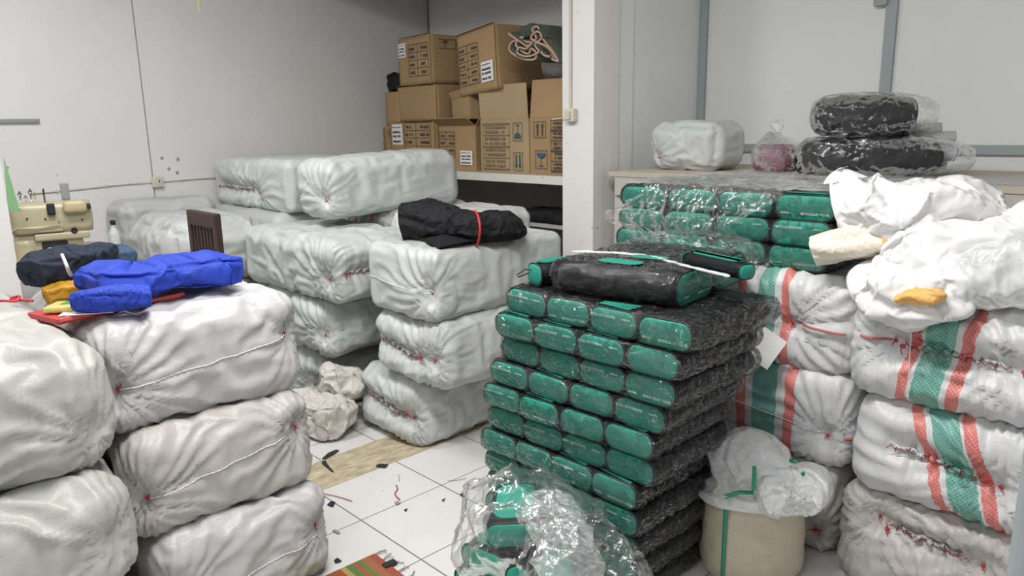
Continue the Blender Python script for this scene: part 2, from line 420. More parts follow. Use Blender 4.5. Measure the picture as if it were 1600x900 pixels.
# ------------------------------------------------------------------ sack bales
class Bale:
    """a stuffed sack: rounded box, bulge, creases, gathered seams and tied corners"""
    def __init__(s, L, W, H, seed, r=.07, gathers=(), ties=(), bulge=.022, amp=1.0, shear=0):
        s.h = np.array([L/2, W/2, H/2]); s.r = r; s.seed = seed; s.g = gathers; s.t = ties; s.b = bulge*.7; s.amp = amp; s.shear = shear; s.delta = None
    def fc(s, face, q, n):
        """(tangential, vertical, presence) coordinates unrolled about one side face"""
        ax = 1 if face[0] == 'y' else 0; sg = -1 if face[1] == '-' else 1; o = 1-ax
        d = np.maximum(0, s.h[ax]-sg*q[:, ax])
        a = q[:, o]+np.sign(q[:, o])*d*np.abs(n[:, o]); b = q[:, 2]+np.sign(q[:, 2])*d*np.abs(n[:, 2])
        return a, b, d
    def map(s, q):
        q = np.atleast_2d(np.asarray(q, float)); h = s.h; r = s.r; sd = s.seed
        p, n = rounded(q, h, r); u = np.clip(q/h, -1, 1); k = 1-u*u
        bl = s.b*(np.abs(n[:, 0])*k[:, 1]*k[:, 2]+np.abs(n[:, 1])*k[:, 0]*k[:, 2]+.35*np.abs(n[:, 2])*k[:, 0]*k[:, 1]*(u[:, 2] > 0))
        A = s.amp
        d = bl+.011*A*pn(p*4.2, sd)+.002*A*pn(p*11, sd+3)
        # long soft creases, direction changes slowly
        w1 = np.stack([p[:, 0]*3+p[:, 2]*5, p[:, 1]*3-p[:, 2]*4, p[:, 2]*15+p[:, 0]*2], 1)
        d += .004*A*crease(w1+.6*pn(p*3, sd+9)[:, None], sd+11, 2)
        w2 = np.stack([p[:, 0]*13, p[:, 1]*13, p[:, 2]*4.5], 1); msk = np.clip(pn(p*2.6, sd+21)+.25, 0, 1)
        d += .003*A*crease(w2, sd+17, 2)*msk
        for (face, z0, t0, t1, *o) in s.g:
            a, b, dd = s.fc(face, q, n); f = o[0] if o else 26; on = np.exp(-dd/.08)
            slope = o[1] if len(o) > 1 else 0
            b0 = z0+slope*(a-(t0+t1)/2)
            wt = 1/(1+np.exp(-(a-t0)/.02))/(1+np.exp((a-t1)/.02)); dz = np.abs(b-b0)
            ph = f*2*pi*a+3.2*pn(np.stack([a*9, b*2, a*0+sd], 1), sd+5)+ (a-(t0+t1)/2)*dz*60
            pl = np.sin(ph)*.5+.5*np.sin(ph*.53+1)
            d += on*wt*(.013*pl*np.exp(-dz/.085)*(1-np.exp(-dz/.012))-.034*np.exp(-(dz/.045)**2)+.010*np.exp(-((dz-.08)/.05)**2))
        for (face, a0, z0, *o) in s.t:
            a, b, dd = s.fc(face, q, n); da, db = a-a0, b-z0; rr = np.sqrt(da*da+db*db)+1e-6; th = np.arctan2(db, da)
            R = o[0] if o else .15; nf = o[1] if len(o) > 1 else 11; ta = o[2] if len(o) > 2 else 1.0; on = np.exp(-dd/.25)
            wv = np.sin(nf*th+3.0*pn(np.stack([np.cos(th)*2, np.sin(th)*2, rr*5+sd], 1), sd+31))
            am = .5+.9*np.abs(pn(np.stack([np.cos(th)*3, np.sin(th)*3, th*0+sd*1.7], 1), sd+37))
            d += on*ta*(.027*am*(1-np.abs(wv)*1.7)*np.exp(-rr/R)*rr/(rr+.03)-.036*np.exp(-(rr/.05)**2))
        p = p+n*d[:, None]
        p[:, 2] = np.maximum(p[:, 2], -h[2]-.004)
        p[:, 0] += s.shear*(p[:, 2])
        return p
    def pt(s, face, a, z, off=0):
        ax = 1 if face[0] == 'y' else 0; sg = -1 if face[1] == '-' else 1
        q = np.zeros((1, 3)); q[0, ax] = sg*s.h[ax]; q[0, 1-ax] = a; q[0, 2] = z
        p = s.map(q)[0]
        if s.delta is not None:
            dd = np.sum((s.rest-q[0])**2, axis=1); k = np.argpartition(dd, 4)[:4]; w_ = 1/(dd[k]+1e-6); p = p+(s.delta[k]*w_[:, None]).sum(0)/w_.sum()
        p[ax] += sg*off; return p
def bale(x0, x1, y0, y1, z0, z1, mat, seed, label, group, step=.012, rz=0, thread=m_redc, seams=(), bands=(), name='stuffed_sack', rx=0, ry=0, grow=.035, bend=6, pin=.13, **kw):
    L, W, H = x1-x0, y1-y0, z1-z0; B = Bale(L, W, H+.004, seed, **kw)
    P, Fc, U = gridbox(L, W, H, step); V = B.map(P)
    if step < .02:
        pw = np.full(len(P), pin)
        for t in B.t:
            ax = 1 if t[0][0] == 'y' else 0; sg = -1 if t[0][1] == '-' else 1
            q = np.zeros(3); q[ax] = sg*B.h[ax]; q[1-ax] = t[1]; q[2] = t[2]; pw = np.maximum(pw, 1.2*np.exp(-np.linalg.norm(P-q, axis=1)/.05)).clip(0, 1)
        V2 = settle(V, Fc, grow, bend, pw, frames=8); V2[:, 2] = np.maximum(V2[:, 2], -H/2-.004); B.delta = V2-V; B.rest = P; V = V2
    o = mk(name, V, Fc, mat, loc=((x0+x1)/2, (y0+y1)/2, (z0+z1)/2), rot=(radians(rx), radians(ry), radians(rz)), rest=P)
    tag(o, label, 'sack', group); rnd = random.Random(seed)
    for g in B.g:
        face, zc, t0, t1 = g[:4]; sl = g[5] if len(g) > 5 else 0; n = max(8, int((t1-t0)/.006)); tm = (t0+t1)/2
        ax = 1 if face[0] == 'y' else 0; sg = -1 if face[1] == '-' else 1
        # frilled lip of the sewn mouth
        V = []; Fs = []
        for i in range(n+1):
            a = t0+(t1-t0)*i/n; e = sin(pi*i/n)**.4
            q = B.pt(face, a, zc+sl*(a-tm), -.012)
            for j, (of, dz) in enumerate(((0, -.006), (.022, -.002), (.034+.008*sin(i*1.9), .012*sin(i*1.1+seed)+.006), (.026, .012), (0, .010))):
                v = q.copy(); v[ax] += sg*of*e; v[2] += dz*e+.004*sin(i*.7+seed); v[1-ax] += .004*sin(i*2.3+j); V.append(v)
            if i:
                for j in range(4): Fs.append(((i-1)*5+j, i*5+j, i*5+j+1, (i-1)*5+j+1))
        lip = mk('gathered_mouth', V, Fs, mat, o, rest=np.array(V))
        m = MB(); path = []; k = int((t1-t0)/.012)
        for i in range(k+1):
            a = t0+(t1-t0)*i/k; q = B.pt(face, a, zc+sl*(a-tm), .014+.004*rnd.random()); q[2] += .005*((i % 2)*2-1)+rnd.uniform(-.002, .002); path.append(q)
        m.tube(path, .0016, 5)
        for i in range(2, k, 3):
            q = path[i].copy(); a_ = q.copy(); b_ = q.copy(); a_[2] += .010; b_[2] -= .008; a_[1-ax] += .004; m.tube([a_, q+np.array([0, 0, 0]), b_], .0016, 5)
        m.build('stitching', m_redd if thread is m_redc else thread, o, smooth=True)
        knot(B.pt(face, t1 if rnd.random() < .5 else t0, zc, .012), thread, o, rnd, ax, sg)
    for t in B.t:
        if thread is None: continue
        face, a, zc = t[:3]; ax = 1 if face[0] == 'y' else 0; sg = -1 if face[1] == '-' else 1
        knot(B.pt(face, a, zc, .002), thread, o, rnd, ax, sg, .8)
    for (face, a0, a1, za, zb) in seams:      # straight sewn seam standing slightly proud
        m = MB(); k = int(abs(a1-a0)/.010); path = []
        for i in range(k+1):
            a = a0+(a1-a0)*i/k; path.append(B.pt(face, a, za+(zb-za)*i/k, .002+.0015*(i % 2)))
        m.tube(path, [.0012+.0008*(i % 2) for i in range(k+1)], 6)
        m.build('seam', m_wht, o, smooth=True)
    for (face, a0, a1, za, zb, hw, bm) in bands:
        V = []; Fs = []; k = max(6, int(abs(a1-a0)/.008)); ax = 1 if face[0] == 'y' else 0; sg = -1 if face[1] == '-' else 1
        for i in range(k+1):
            a = a0+(a1-a0)*i/k; zc = za+(zb-za)*i/k
            for e, of in ((-1, -.002), (-.6, .005), (.6, .005), (1, -.002)): V.append(B.pt(face, a, zc+hw*e, of))
            if i:
                for j in range(3): Fs.append(((i-1)*4+j, i*4+j, i*4+j+1, (i-1)*4+j+1))
        mk('seam_band', V, Fs, bm, o)
    return o
def knot(p, mat, parent, rnd, ax, sg, s=1.0):
    m = MB(); e = np.zeros(3); e[ax] = sg; t = np.zeros(3); t[1-ax] = 1; z = np.array([0, 0, 1.])
    pth = [p+e*.006+s*.006*(cos(a)*t+.8*sin(a)*z)+e*.003*sin(2*a) for a in np.linspace(0, 2*pi, 12)]
    m.tube(pth, .0026*s, 6)
    for q in range(2):
        an = rnd.uniform(-.9, .9)+(pi/2 if q else -pi/2); l = rnd.uniform(.014, .028)*s
        m.tube([p+e*.006, p+e*.013+l*.5*(cos(an)*t+sin(an)*z), p+e*.010+l*(cos(an+.3)*t+sin(an+.3)*z)], [.0022*s, .002*s, .0012*s], 6)
    m.build('tie_cord', mat, parent, smooth=True)

sk_cool = sackmat('sack_cool', (.53, .555, .535)); sk_cool2 = sackmat('sack_cool_b', (.58, .60, .585), dirt=.08)
sk_warm = sackmat('sack_warm', (.455, .455, .425), dirt=.14); sk_wht = sackmat('sack_white', (.53, .52, .525), dirt=.04)
sk_lin = sackmat('sack_linen', (.49, .465, .44), dirt=.08); sk_grey = sackmat('sack_grey', (.50, .51, .505))
sk_str = sackmat('sack_striped', (.61, .61, .615), dirt=.04, skew=-.15, stripes=((-.355, .015, RED), (-.288, .040, GREEN), (-.215, .017, RED)))
sk_str2 = sackmat('sack_striped_b', (.61, .61, .615), dirt=.04, skew=.35, stripes=((-.285, .017, RED), (-.212, .040, GREEN), (-.145, .018, RED)))
sk_strJ = sackmat('sack_striped_c', (.61, .61, .615), dirt=.04, stripes=((.305, .016, RED), (.235, .032, GREEN), (.14, .018, RED)))
sk_strJ2 = sackmat('sack_striped_d', (.61, .61, .615), dirt=.04, stripes=((.355, .018, RED), (.265, .042, GREEN), (.18, .018, RED)))
sk_strF = sackmat('sack_striped_e', (.66, .67, .665), dirt=.05, stripes=((-.30, .016, RED), (-.22, .03, (.2, .35, .4)), (-.14, .016, RED)))

gC = 'grey white sacks stacked in the middle of the room'
bale(-3.24, -2.70, 1.98, 2.84, 0, .345, sk_cool2, 11, 'grey white sack on the floor, bottom of the middle stack beside the green cases', gC, r=.085,
     gathers=(('y-', .0, -.22, .17, 24, -.12),), ties=(('y-', .19, -.02, .2, 12),), amp=1.2)
bale(-3.05, -2.50, 1.97, 2.80, .345, .675, sk_cool2, 12, 'grey white sack second from the floor, under the one carrying the black cloth', gC, r=.085,
     gathers=(('y-', -.01, -.24, .13, 24, -.10),), ties=(('y-', .20, -.02, .18, 12),), amp=1.1)
bale(-3.05, -2.535, 1.96, 2.82, .675, .998, sk_cool2, 13, 'grey white sack with a red corner tie carrying the black cloth bundle', gC, grow=.018, r=.05,
     ties=(('y-', .245, -.03, .22, 12),), seams=(('y-', -.24, .22, .0, -.03),), amp=.8)
gD = 'grey sacks stacked left of the middle stack'
bale(-4.30, -3.46, 1.86, 2.45, 0, .35, sk_cool, 21, 'grey sack on the floor behind the crumpled empty sack', gD, r=.1, ties=(('y-', .38, 0, .2, 12),))
bale(-4.22, -3.31, 1.85, 2.42, .35, .675, sk_cool, 22, 'wrinkled grey sack in the middle of the stack behind the floor strip', gD, r=.1,
     ties=(('y-', .44, -.03, .25, 13),), amp=1.7)
bale(-4.15, -3.15, 1.84, 2.42, .675, .99, sk_cool, 23, 'large grey sack with a gathered red stitched end, beside the black cloth stack', gD, r=.07,
     gathers=(('x+', -.005, -.22, .12, 24),), ties=(('y-', .42, -.03, .24, 12),), amp=1.3)
gE = 'sacks piled high against the left wall'
bale(-5.20, -4.13, 2.14, 2.86, 1.035, 1.35, sk_cool2, 31, 'upper sack by the left wall with a red stitched gathered end', gE, grow=.018, r=.05,
     gathers=(('y-', -.03, -.44, .08, 20),), ties=(('y-', .12, -.05, .2, 11),), amp=.8)
bale(-3.90, -3.55, 2.06, 3.0, 1.06, 1.385, sk_cool2, 32, 'topmost long sack below the cardboard boxes, tied with two red knots', gE, grow=.018, r=.085, rz=-1,
     ties=(('y-', .14, -.06, .22, 10), ('y-', -.165, -.07, .1, 9)), rx=1.5, amp=.9)
bale(-4.15, -3.06, 2.46, 3.15, .72, 1.06, sk_strF, 33, 'white sack with a faint striped corner lying under the topmost long sack', gE, r=.07)
bale(-4.15, -3.06, 2.46, 3.15, .37, .72, sk_cool, 34, 'grey sack hidden low behind the middle stacks', gE, r=.07, step=.03)
bale(-4.15, -3.06, 2.46, 3.15, .0, .37, sk_cool, 35, 'grey sack on the floor hidden behind the middle stacks', gE, r=.07, step=.03)
bale(-5.28, -4.17, 2.06, 2.85, .70, 1.035, sk_grey, 36, 'grey sack supporting the gathered upper sack by the left wall', gE, r=.08, step=.02)
bale(-5.28, -4.35, 2.06, 2.85, .35, .70, sk_grey, 37, 'grey sack hidden below the wall pile', gE, r=.08, step=.03)
bale(-5.28, -4.35, 2.06, 2.85, .0, .35, sk_grey, 38, 'grey sack on the floor hidden below the wall pile', gE, r=.08, step=.03)
gG = 'large grey sacks along the left wall'
bale(-4.95, -4.17, 1.44, 2.03, .66, 1.04, sk_grey, 41, 'large rounded grey sack behind the dark wooden chair back', gG, r=.15, bulge=.03)
bale(-4.95, -4.17, 1.44, 2.03, .34, .66, sk_grey, 42, 'grey sack under the rounded one behind the chair', gG, r=.12, step=.025)
bale(-4.95, -4.17, 1.44, 2.03, 0, .34, sk_grey, 43, 'grey sack on the floor behind the chair', gG, r=.12, step=.025)
bale(-5.31, -4.97, 1.46, 2.04, .72, 1.10, sk_grey, 44, 'grey sack pushed against the left wall right of the sewing machine', gG, r=.07)
bale(-5.31, -4.97, 1.46, 2.04, .37, .72, sk_grey, 45, 'grey sack under the one against the left wall', gG, r=.07, step=.03)
bale(-5.31, -4.97, 1.46, 2.04, 0, .37, sk_grey, 46, 'grey sack on the floor against the left wall', gG, r=.07, step=.03)
gH = 'white sacks stacked at the front left'
kwH = dict(step=.011, r=.075, bulge=.010)
bale(-2.80, -2.13, .60, 1.17, 0, .34, sk_wht, 53, 'white sack standing on the floor, lowest of the front left stack', gH,
     ties=(('x+', .26, .02, .09, 9), ('x+', -.27, -.02, .13, 10)), seams=(('x+', -.24, .25, -.05, .0),), **kwH)
bale(-2.84, -2.17, .56, 1.15, .34, .67, sk_lin, 52, 'beige grey sack with a long sewn seam, middle of the front left stack', gH,
     ties=(('x+', -.27, -.03, .14, 11), ('x+', .25, .05, .12, 9)), seams=(('x+', -.25, .24, -.03, .05),), **kwH)
bale(-3.0, -2.22, .53, 1.16, .67, 1.005, sk_wht, 51, 'bright white sack under the blue cloth, top of the front left stack', gH,
     ties=(('x+', -.28, -.03, .16, 12), ('x+', .29, .03, .09, 9)), seams=(('x+', -.27, .27, -.03, .03),), **kwH)
gI = 'grey white sacks at the left edge'
kwI = dict(step=.012, thread=None, r=.11, bulge=.02)
bale(-3.0, -1.98, -.30, .53, 0, .31, sk_warm, 63, 'grey white sack at the left edge, lowest of its stack', gI, **kwI)
bale(-2.98, -2.0, -.32, .53, .31, .655, sk_warm, 62, 'creased grey white sack at the left edge, middle of its stack', gI,
     ties=(('x+', .38, .0, .30, 8, .55),), amp=1.0, **kwI)
bale(-2.98, -2.06, -.33, .53, .65, 1.01, sk_warm, 61, 'large creased grey white sack at the left edge, top of its stack', gI,
     ties=(('x+', .38, -.07, .38, 8, .6),), amp=.9, **kwI)
gJ = 'white sacks with green and red stripes behind the green cases'
kwJ = dict(step=.012)
bale(-2.0, -.93, 2.44, 2.86, 0, .345, sk_lin, 73, 'dull white sack on the floor behind the rice bag', gJ, r=.06, ties=(('y-', .47, -.09, .2, 11),),
     bands=(('y-', .44, .51, -.10, -.085, .0035, m_band),), **kwJ)
bale(-2.02, -.905, 2.43, 2.88, .345, .68, sk_strJ2, 72, 'striped white sack with its corner tied in red above the rice bag', gJ, r=.06, ties=(('y-', .49, -.05, .17, 11),), amp=.8,
     seams=(('y-', -.1, .47, .05, -.045),), bands=(('x+', -.22, -.06, -.05, -.03, .006, m_band),), **kwJ)
bale(-1.98, -.915, 2.43, 2.88, .68, 1.015, sk_strJ, 71, 'striped white sack tied in the middle with red, carrying the green cases', gJ, r=.06, ties=(('y-', .325, -.01, .24, 11),),
     bands=(('y-', .34, .52, .0, -.01, .0035, m_band),), **kwJ)
gK = 'striped white sacks stacked at the right edge'
kwK = dict(step=.011, r=.075)
bale(-.885, .17, 2.36, 2.86, 0, .345, sk_lin, 83, 'dull unstriped sack with a long red stitched mouth, lowest at the right edge', gK, grow=.025,
     gathers=(('y-', .065, -.37, -.13, 30, -.10),), ties=(('y-', -.40, .09, .2, 12), ('y-', -.10, .05, .2, 12)), **kwK)
bale(-.86, .19, 2.35, 2.86, .345, .68, sk_str2, 82, 'white sack with green and red stripes, middle of the stack at the right edge', gK, grow=.025,
     gathers=(('y-', .0, -.41, -.13, 30, -.12),), ties=(('y-', -.10, -.02, .28, 14),), **kwK)
bale(-.885, .19, 2.34, 2.86, .68, .99, sk_str, 81, 'white striped sack under the empty white sacks at the right edge', gK, grow=.025,
     gathers=(('y-', .02, -.385, -.10, 30, -.04),), ties=(('y-', -.41, .03, .2, 12), ('y-', -.07, .01, .26, 12)),
     bands=(('y-', -.52, -.42, .035, .03, .0035, m_band),), **kwK)

# ------------------------------------------------------------------ swept cloth shapes
def catmull(P, m):
    P = np.asarray(P, float); n = len(P); out = []
    for t in np.linspace(0, n-1-1e-6, m):
        i = int(t); f = t-i; p0 = P[max(i-1, 0)]; p1 = P[i]; p2 = P[min(i+1, n-1)]; p3 = P[min(i+2, n-1)]
        out.append(.5*((2*p1)+(-p0+p2)*f+(2*p0-5*p1+4*p2-p3)*f*f+(-p0+3*p1-3*p2+p3)*f**3))
    return np.array(out)
def sweep(path, rad, n=56, m=90, power=2.2, amp=.01, freq=8, seed=1, fold=(0, 7, 2), caps=("round", "round"), e=.14, floor=None, up=(0, 0, 1), octs=3):
    C = catmull(path, m); R = catmull([tuple(r)+(0,) for r in rad], m)[:, :2]; V = []; t = np.linspace(0, 1, m)
    th = np.linspace(0, 2*pi, n, endpoint=False)
    ce, se = np.cos(th), np.sin(th); cx = np.sign(ce)*np.abs(ce)**(2/power); sx = np.sign(se)*np.abs(se)**(2/power)
    upv = np.array(up, float); rings = []
    for i in range(m):
        T = C[min(i+1, m-1)]-C[max(i-1, 0)]; T = T/np.linalg.norm(T); sd = np.cross(T, upv)
        if np.linalg.norm(sd) < .25: sd = np.cross(T, np.array([.3, .9, .1]))
        sd = sd/np.linalg.norm(sd); Nn = np.cross(sd, T); k = 1.0
        if caps[0] == 'round' and t[i] < e: k = sqrt(max(1e-4, 1-(1-t[i]/e)**2))
        if caps[1] == 'round' and t[i] > 1-e: k = sqrt(max(1e-4, 1-(1-(1-t[i])/e)**2))
        ff = 1+fold[0]*np.sin(fold[1]*th+fold[2]*t[i]*2*pi+2*sin(5*t[i]+seed))*(.6+.4*np.sin(3*th+seed+4*t[i]))
        rings.append(C[i]+k*((R[i, 0]*cx*ff)[:, None]*sd+(R[i, 1]*sx*ff)[:, None]*Nn))
    if caps[1] == 'open':
        T = C[-1]-C[-2]; T /= np.linalg.norm(T); c = C[-1]; base = rings[-1]
        for sc, dp in ((.93, -.004), (.88, -.03), (.78, -.08), (.5, -.12), (.02, -.13)): rings.append(c+(base-c)*sc+T*dp)
    if caps[0] == 'open':
        T = C[1]-C[0]; T /= np.linalg.norm(T); c = C[0]; base = rings[0]
        for sc, dp in ((.93, .004), (.88, .03), (.78, .08), (.5, .12), (.02, .13)): rings.insert(0, c+(base-c)*sc+T*dp)
    Rg = np.array(rings); M_ = len(Rg); cen = Rg.mean(axis=1, keepdims=True); V = Rg.reshape(-1, 3)
    nr = (Rg-cen); nr = nr/(np.linalg.norm(nr, axis=2, keepdims=True)+1e-6); nr = nr.reshape(-1, 3)
    V = V+nr*(amp*crease(V*freq, seed, octs)+amp*.8*pn(V*freq*.6, seed+3))[:, None]
    if floor is not None: V[:, 2] = np.maximum(V[:, 2], floor+.001*np.abs(pn(V*20, 3)))
    Fc = []
    for i in range(M_-1):
        for k in range(n):
            l = (k+1) % n; Fc.append((i*n+k, i*n+l, (i+1)*n+l, (i+1)*n+k))
    Fc.append(tuple(range(n))); Fc.append(tuple((M_-1)*n+k for k in range(n))[::-1])
    return V, Fc
def swept(name, mat, parent=None, origin=None, sim=None, **kw):
    V, Fc = sweep(**kw)
    if sim:
        V = settle(V, Fc, **sim)
        if kw.get('floor') is not None: V[:, 2] = np.maximum(V[:, 2], kw['floor'])
    loc = None
    if parent is None:
        origin = np.array([V[:, 0].mean(), V[:, 1].mean(), V[:, 2].min()]); loc = origin
    elif origin is None: origin = np.array(parent.location)
    V = V-origin
    return mk(name, V, Fc, mat, parent, loc, rest=V)
def blob(name, mat, c, d, seed, amp=.03, freq=6, octs=4, power_r=.8, parent=None, step=.012, flat=True, rz=0, sh=None, sim=None):
    P, Fc, U = gridbox(d[0], d[1], d[2], step); h = np.array(d)/2
    p, n = rounded(P, h, min(h)*power_r)
    q = p+n*(amp*crease(p*freq+seed*3.1, seed, octs)+amp*1.2*pn(p*freq*.5, seed+5))[:, None]
    if sh is not None: q = sh(q)
    if sim: q = settle(q, Fc, **sim)
    if flat: q[:, 2] = np.maximum(q[:, 2], -h[2])
    q[:, 2] += h[2]
    return mk(name, q, Fc, mat, parent, c, (0, 0, rz), rest=P)

# ------------------------------------------------------------------ green and black cases
def text_mesh(txt, size):
    cu = bpy.data.curves.new('lettering', 'FONT'); cu.body = txt; cu.size = size; cu.extrude = .0003; cu.align_x = 'CENTER'
    o = bpy.data.objects.new('tmp', cu); COL.objects.link(o); bpy.context.view_layer.update()
    me = bpy.data.meshes.new_from_object(o); bpy.data.objects.remove(o); me.materials.clear(); me.materials.append(m_logo); return me
tx1 = text_mesh('BANGULUX TOUR', .0115); tx2 = text_mesh('BONIREN', .0075)
_pb = {}
def rrect(w, h, r, n=8):
    pts = []
    for cx, cy, a0 in ((w/2-r, h/2-r, 0), (-w/2+r, h/2-r, 90), (-w/2+r, -h/2+r, 180), (w/2-r, -h/2+r, 270)):
        for i in range(n+1):
            a = radians(a0+90*i/n); pts.append((cx+r*cos(a), cy+r*sin(a)))
    return pts
def case_meshes(W, D, H):
    k = (W, D, H)
    if k in _pb: return _pb[k]
    P, Fc, U = gridbox(W, D, H, .012); h = np.array([W, D, H])/2
    p, n = rounded(P, h, H*.46); u = P/h; kk = 1-u*u
    p = p+n*(.010*np.abs(n[:, 2])*kk[:, 0]*kk[:, 1]+.004*pn(p*14, 4)+.003*crease(p*22, 8, 2))[:, None]
    p[:, 2] = np.clip(p[:, 2], -h[2], h[2]+.003)
    body = (p+np.array([0, D/2, H/2]), Fc)
    out = rrect(W*.95, H*.95, H*.42); V = []; Fp = []; L = len(out)
    for f, dy in ((1, .000), (.985, -.0025), (.9, -.005), (.6, -.008), (.3, -.0095), (.0, -.010)):
        for (x, z) in out: V.append((x*f, dy, z*f))
    for i in range(5):
        for j in range(L): Fp.append((i*L+j, i*L+(j+1) % L, (i+1)*L+(j+1) % L, (i+1)*L+j))
    panel = (np.array(V), Fp)
    pm = MB(); pm.tube([(x*1.03, 0.001, z*1.05) for x, z in out], .0034, 6, closed=True)
    _pb[k] = (body, panel, pm); return _pb[k]
def make_case(parent, W, D, H, loc=(0, 0, 0), rot=(0, 0, 0), flip=False, text=True, strap=False, name='case', both=False, root=None):
    (bV, bF), (pV, pF), pm = case_meshes(W, D, H)
    if ('me', W, D, H) not in _pb:
        b = mk('body', bV, bF, m_bk); pn_ = mk('end_panel', pV, pF, m_gr); pi_ = pm.build('piping', m_pipe, smooth=True)
        _pb[('me', W, D, H)] = (b.data, pn_.data, pi_.data)
        for o in (b, pn_, pi_): bpy.data.objects.remove(o)
    me = _pb[('me', W, D, H)]
    def add(nm, data, par, l=(0, 0, 0), r=(0, 0, 0)):
        o = bpy.data.objects.new(nm, data); COL.objects.link(o); o.parent = par; o.location = l; o.rotation_euler = r; return o
    if root is None: b = add(name, me[0], parent, loc, rot)
    else: b = add('body', me[0], root)
    par = b if root is None else root
    for e in ((0, 1) if both else (0,)):
        pl = add('end_panel', me[1], par, (0, 0 if not e else D, H/2), (0, 0, pi*e))
        if root is None:
            pass
        if e == 0:
            add('piping', me[2], par, (0, 0, H/2))
            if text:
                s = -1 if flip else 1
                if root is None:
                    # lettering shares the panel's place in the hierarchy
                    t = add('lettering', tx1, par, (s*W*.18, -.0112, H/2-s*H*.27), (pi/2, pi if flip else 0, 0))
                    add('lettering', tx2, par, (-s*W*.30, -.0112, H/2-s*H*.24), (pi/2, pi if flip else 0, 0))
                else:
                    add('lettering', tx1, pl, (s*W*.18, -.0112, -s*H*.27), (pi/2, pi if flip else 0, 0))
                    add('lettering', tx2, pl, (-s*W*.30, -.0112, -s*H*.24), (pi/2, pi if flip else 0, 0))
    if strap:
        m = MB()
        for i in range(3): m.box((0, .010+i*.017, H+.006+.001), (W*.70, .011, .002), Matrix.Rotation(.1*i-.1, 3, 'Z'))
        m.build('green_strap', m_gr, par)
    return b
def wrap_shell(W, D, H, seed, mat, parent, loc, amp=.006, frq=16, step=.010, r=None):
    simk = ('wrap', len(gridbox(W, D, H, step)[0]), seed % 2)
    P, Fc, U = gridbox(W, D, H, step); h = np.array([W, D, H])/2; p, n = rounded(P, h, r or H*.42)
    d = amp*crease(np.stack([p[:, 0]*frq, p[:, 1]*frq*.8, p[:, 2]*frq*1.6], 1), seed, 3)+amp*.8*pn(p*frq*.8, seed+3)+amp*.3
    # side flaps of film ripple more towards the right-hand fold
    side = np.clip((p[:, 0]/h[0]-.75)*4, 0, 1)
    d += side*amp*1.3*crease(np.stack([p[:, 0]*8, p[:, 1]*34, p[:, 2]*30], 1), seed+9, 2)
    p = p+n*np.maximum(d, -.001)[:, None]
    if simk not in _pb: _pb[simk] = settle(p, Fc, grow=.10, bend=.4, pin=.25, pst=4, frames=8)-p
    p = p+_pb[simk]
    return mk('clear_wrap', p, Fc, mat, parent, loc)
gP = 'wrapped layers of green and black cases in the front stack'
Wc, Dc, Hc = .182, .47, .083
xr = [-1.055, -1.095, -1.11, -1.15, -1.18, -1.185, -1.235, -1.23, -1.24, -1.24, -1.245]
xl = [-1.80, -1.84, -1.835, -1.875, -1.91, -1.90, -1.93, -1.925, -1.93, -1.94, -1.94]
yo = [1.71, 1.70, 1.715, 1.71, 1.70, 1.715, 1.70, 1.71, 1.72, 1.715, 1.71]
ords = ['topmost', 'second', 'third', 'fourth', 'fifth', 'sixth', 'seventh', 'eighth', 'ninth', 'tenth', 'lowest']
for i in range(11):
    z = .908-i*.0905; rr = random.Random(100+i)
    lab = {0: 'topmost full layer of green ended black cases, under the film packet', 10: 'lowest layer of green ended cases, standing on the floor'}.get(i, '%s layer from the top of the front stack of green ended cases' % ords[i])
    rz = radians(rr.uniform(-1.2, 1.6))
    L = empty('wrapped_case_layer', ((xl[i]+xr[i])/2, yo[i], z), (0, 0, rz), lab, 'wrapped cases', gP)
    Wt = xr[i]-xl[i]; wc = Wt/4
    for k in range(4):
        make_case(L, Wc, Dc, Hc, ((k-1.5)*wc, rr.uniform(-.004, .004), .001+rr.uniform(0, .002)), (radians(rr.uniform(-.5, .5)), radians(rr.uniform(-1.5, 1.5)), radians(rr.uniform(-1, 1))),
                  flip=(i % 2 == 1) or k % 2 == 0, text=(i*3+k*5) % 4 < 2 or i == 0, strap=rr.random() < .55)
    wrap_shell(round(Wt*40)/40+.012, Dc+.034, Hc+.003, 200+i, m_plas_bk, L, (0, Dc/2, Hc/2+.002), amp=.005)

# rear stack of cases standing on the striped sack
gR = 'wrapped layers of green cases in the rear stack'
W2, D2, H2 = .218, .42, .086
for i in range(3):
    z = 1.022+(2-i)*.0885; rr = random.Random(300+i)
    lab = ['top layer of green ended cases in the rear stack under the plastic sheet', 'middle layer of green ended cases in the rear stack', 'bottom layer of green ended cases in the rear stack on the striped sack'][i]
    L = empty('wrapped_case_layer', (-1.45-.01*i, 2.47, z), (0, 0, radians(rr.uniform(-.6, .6))), lab, 'wrapped cases', gR)
    for k in range(4):
        make_case(L, W2, D2, H2, ((k-1.5)*.224, rr.uniform(-.004, .004), .001), (0, radians(rr.uniform(-1, 1)), 0), flip=(i == 1), text=True, strap=rr.random() < .2 or (i == 1 and k == 3))
    wrap_shell(.905, D2+.03, H2+.003, 310+i, m_plas_bk, L, (0, D2/2, H2/2+.002), amp=.005)

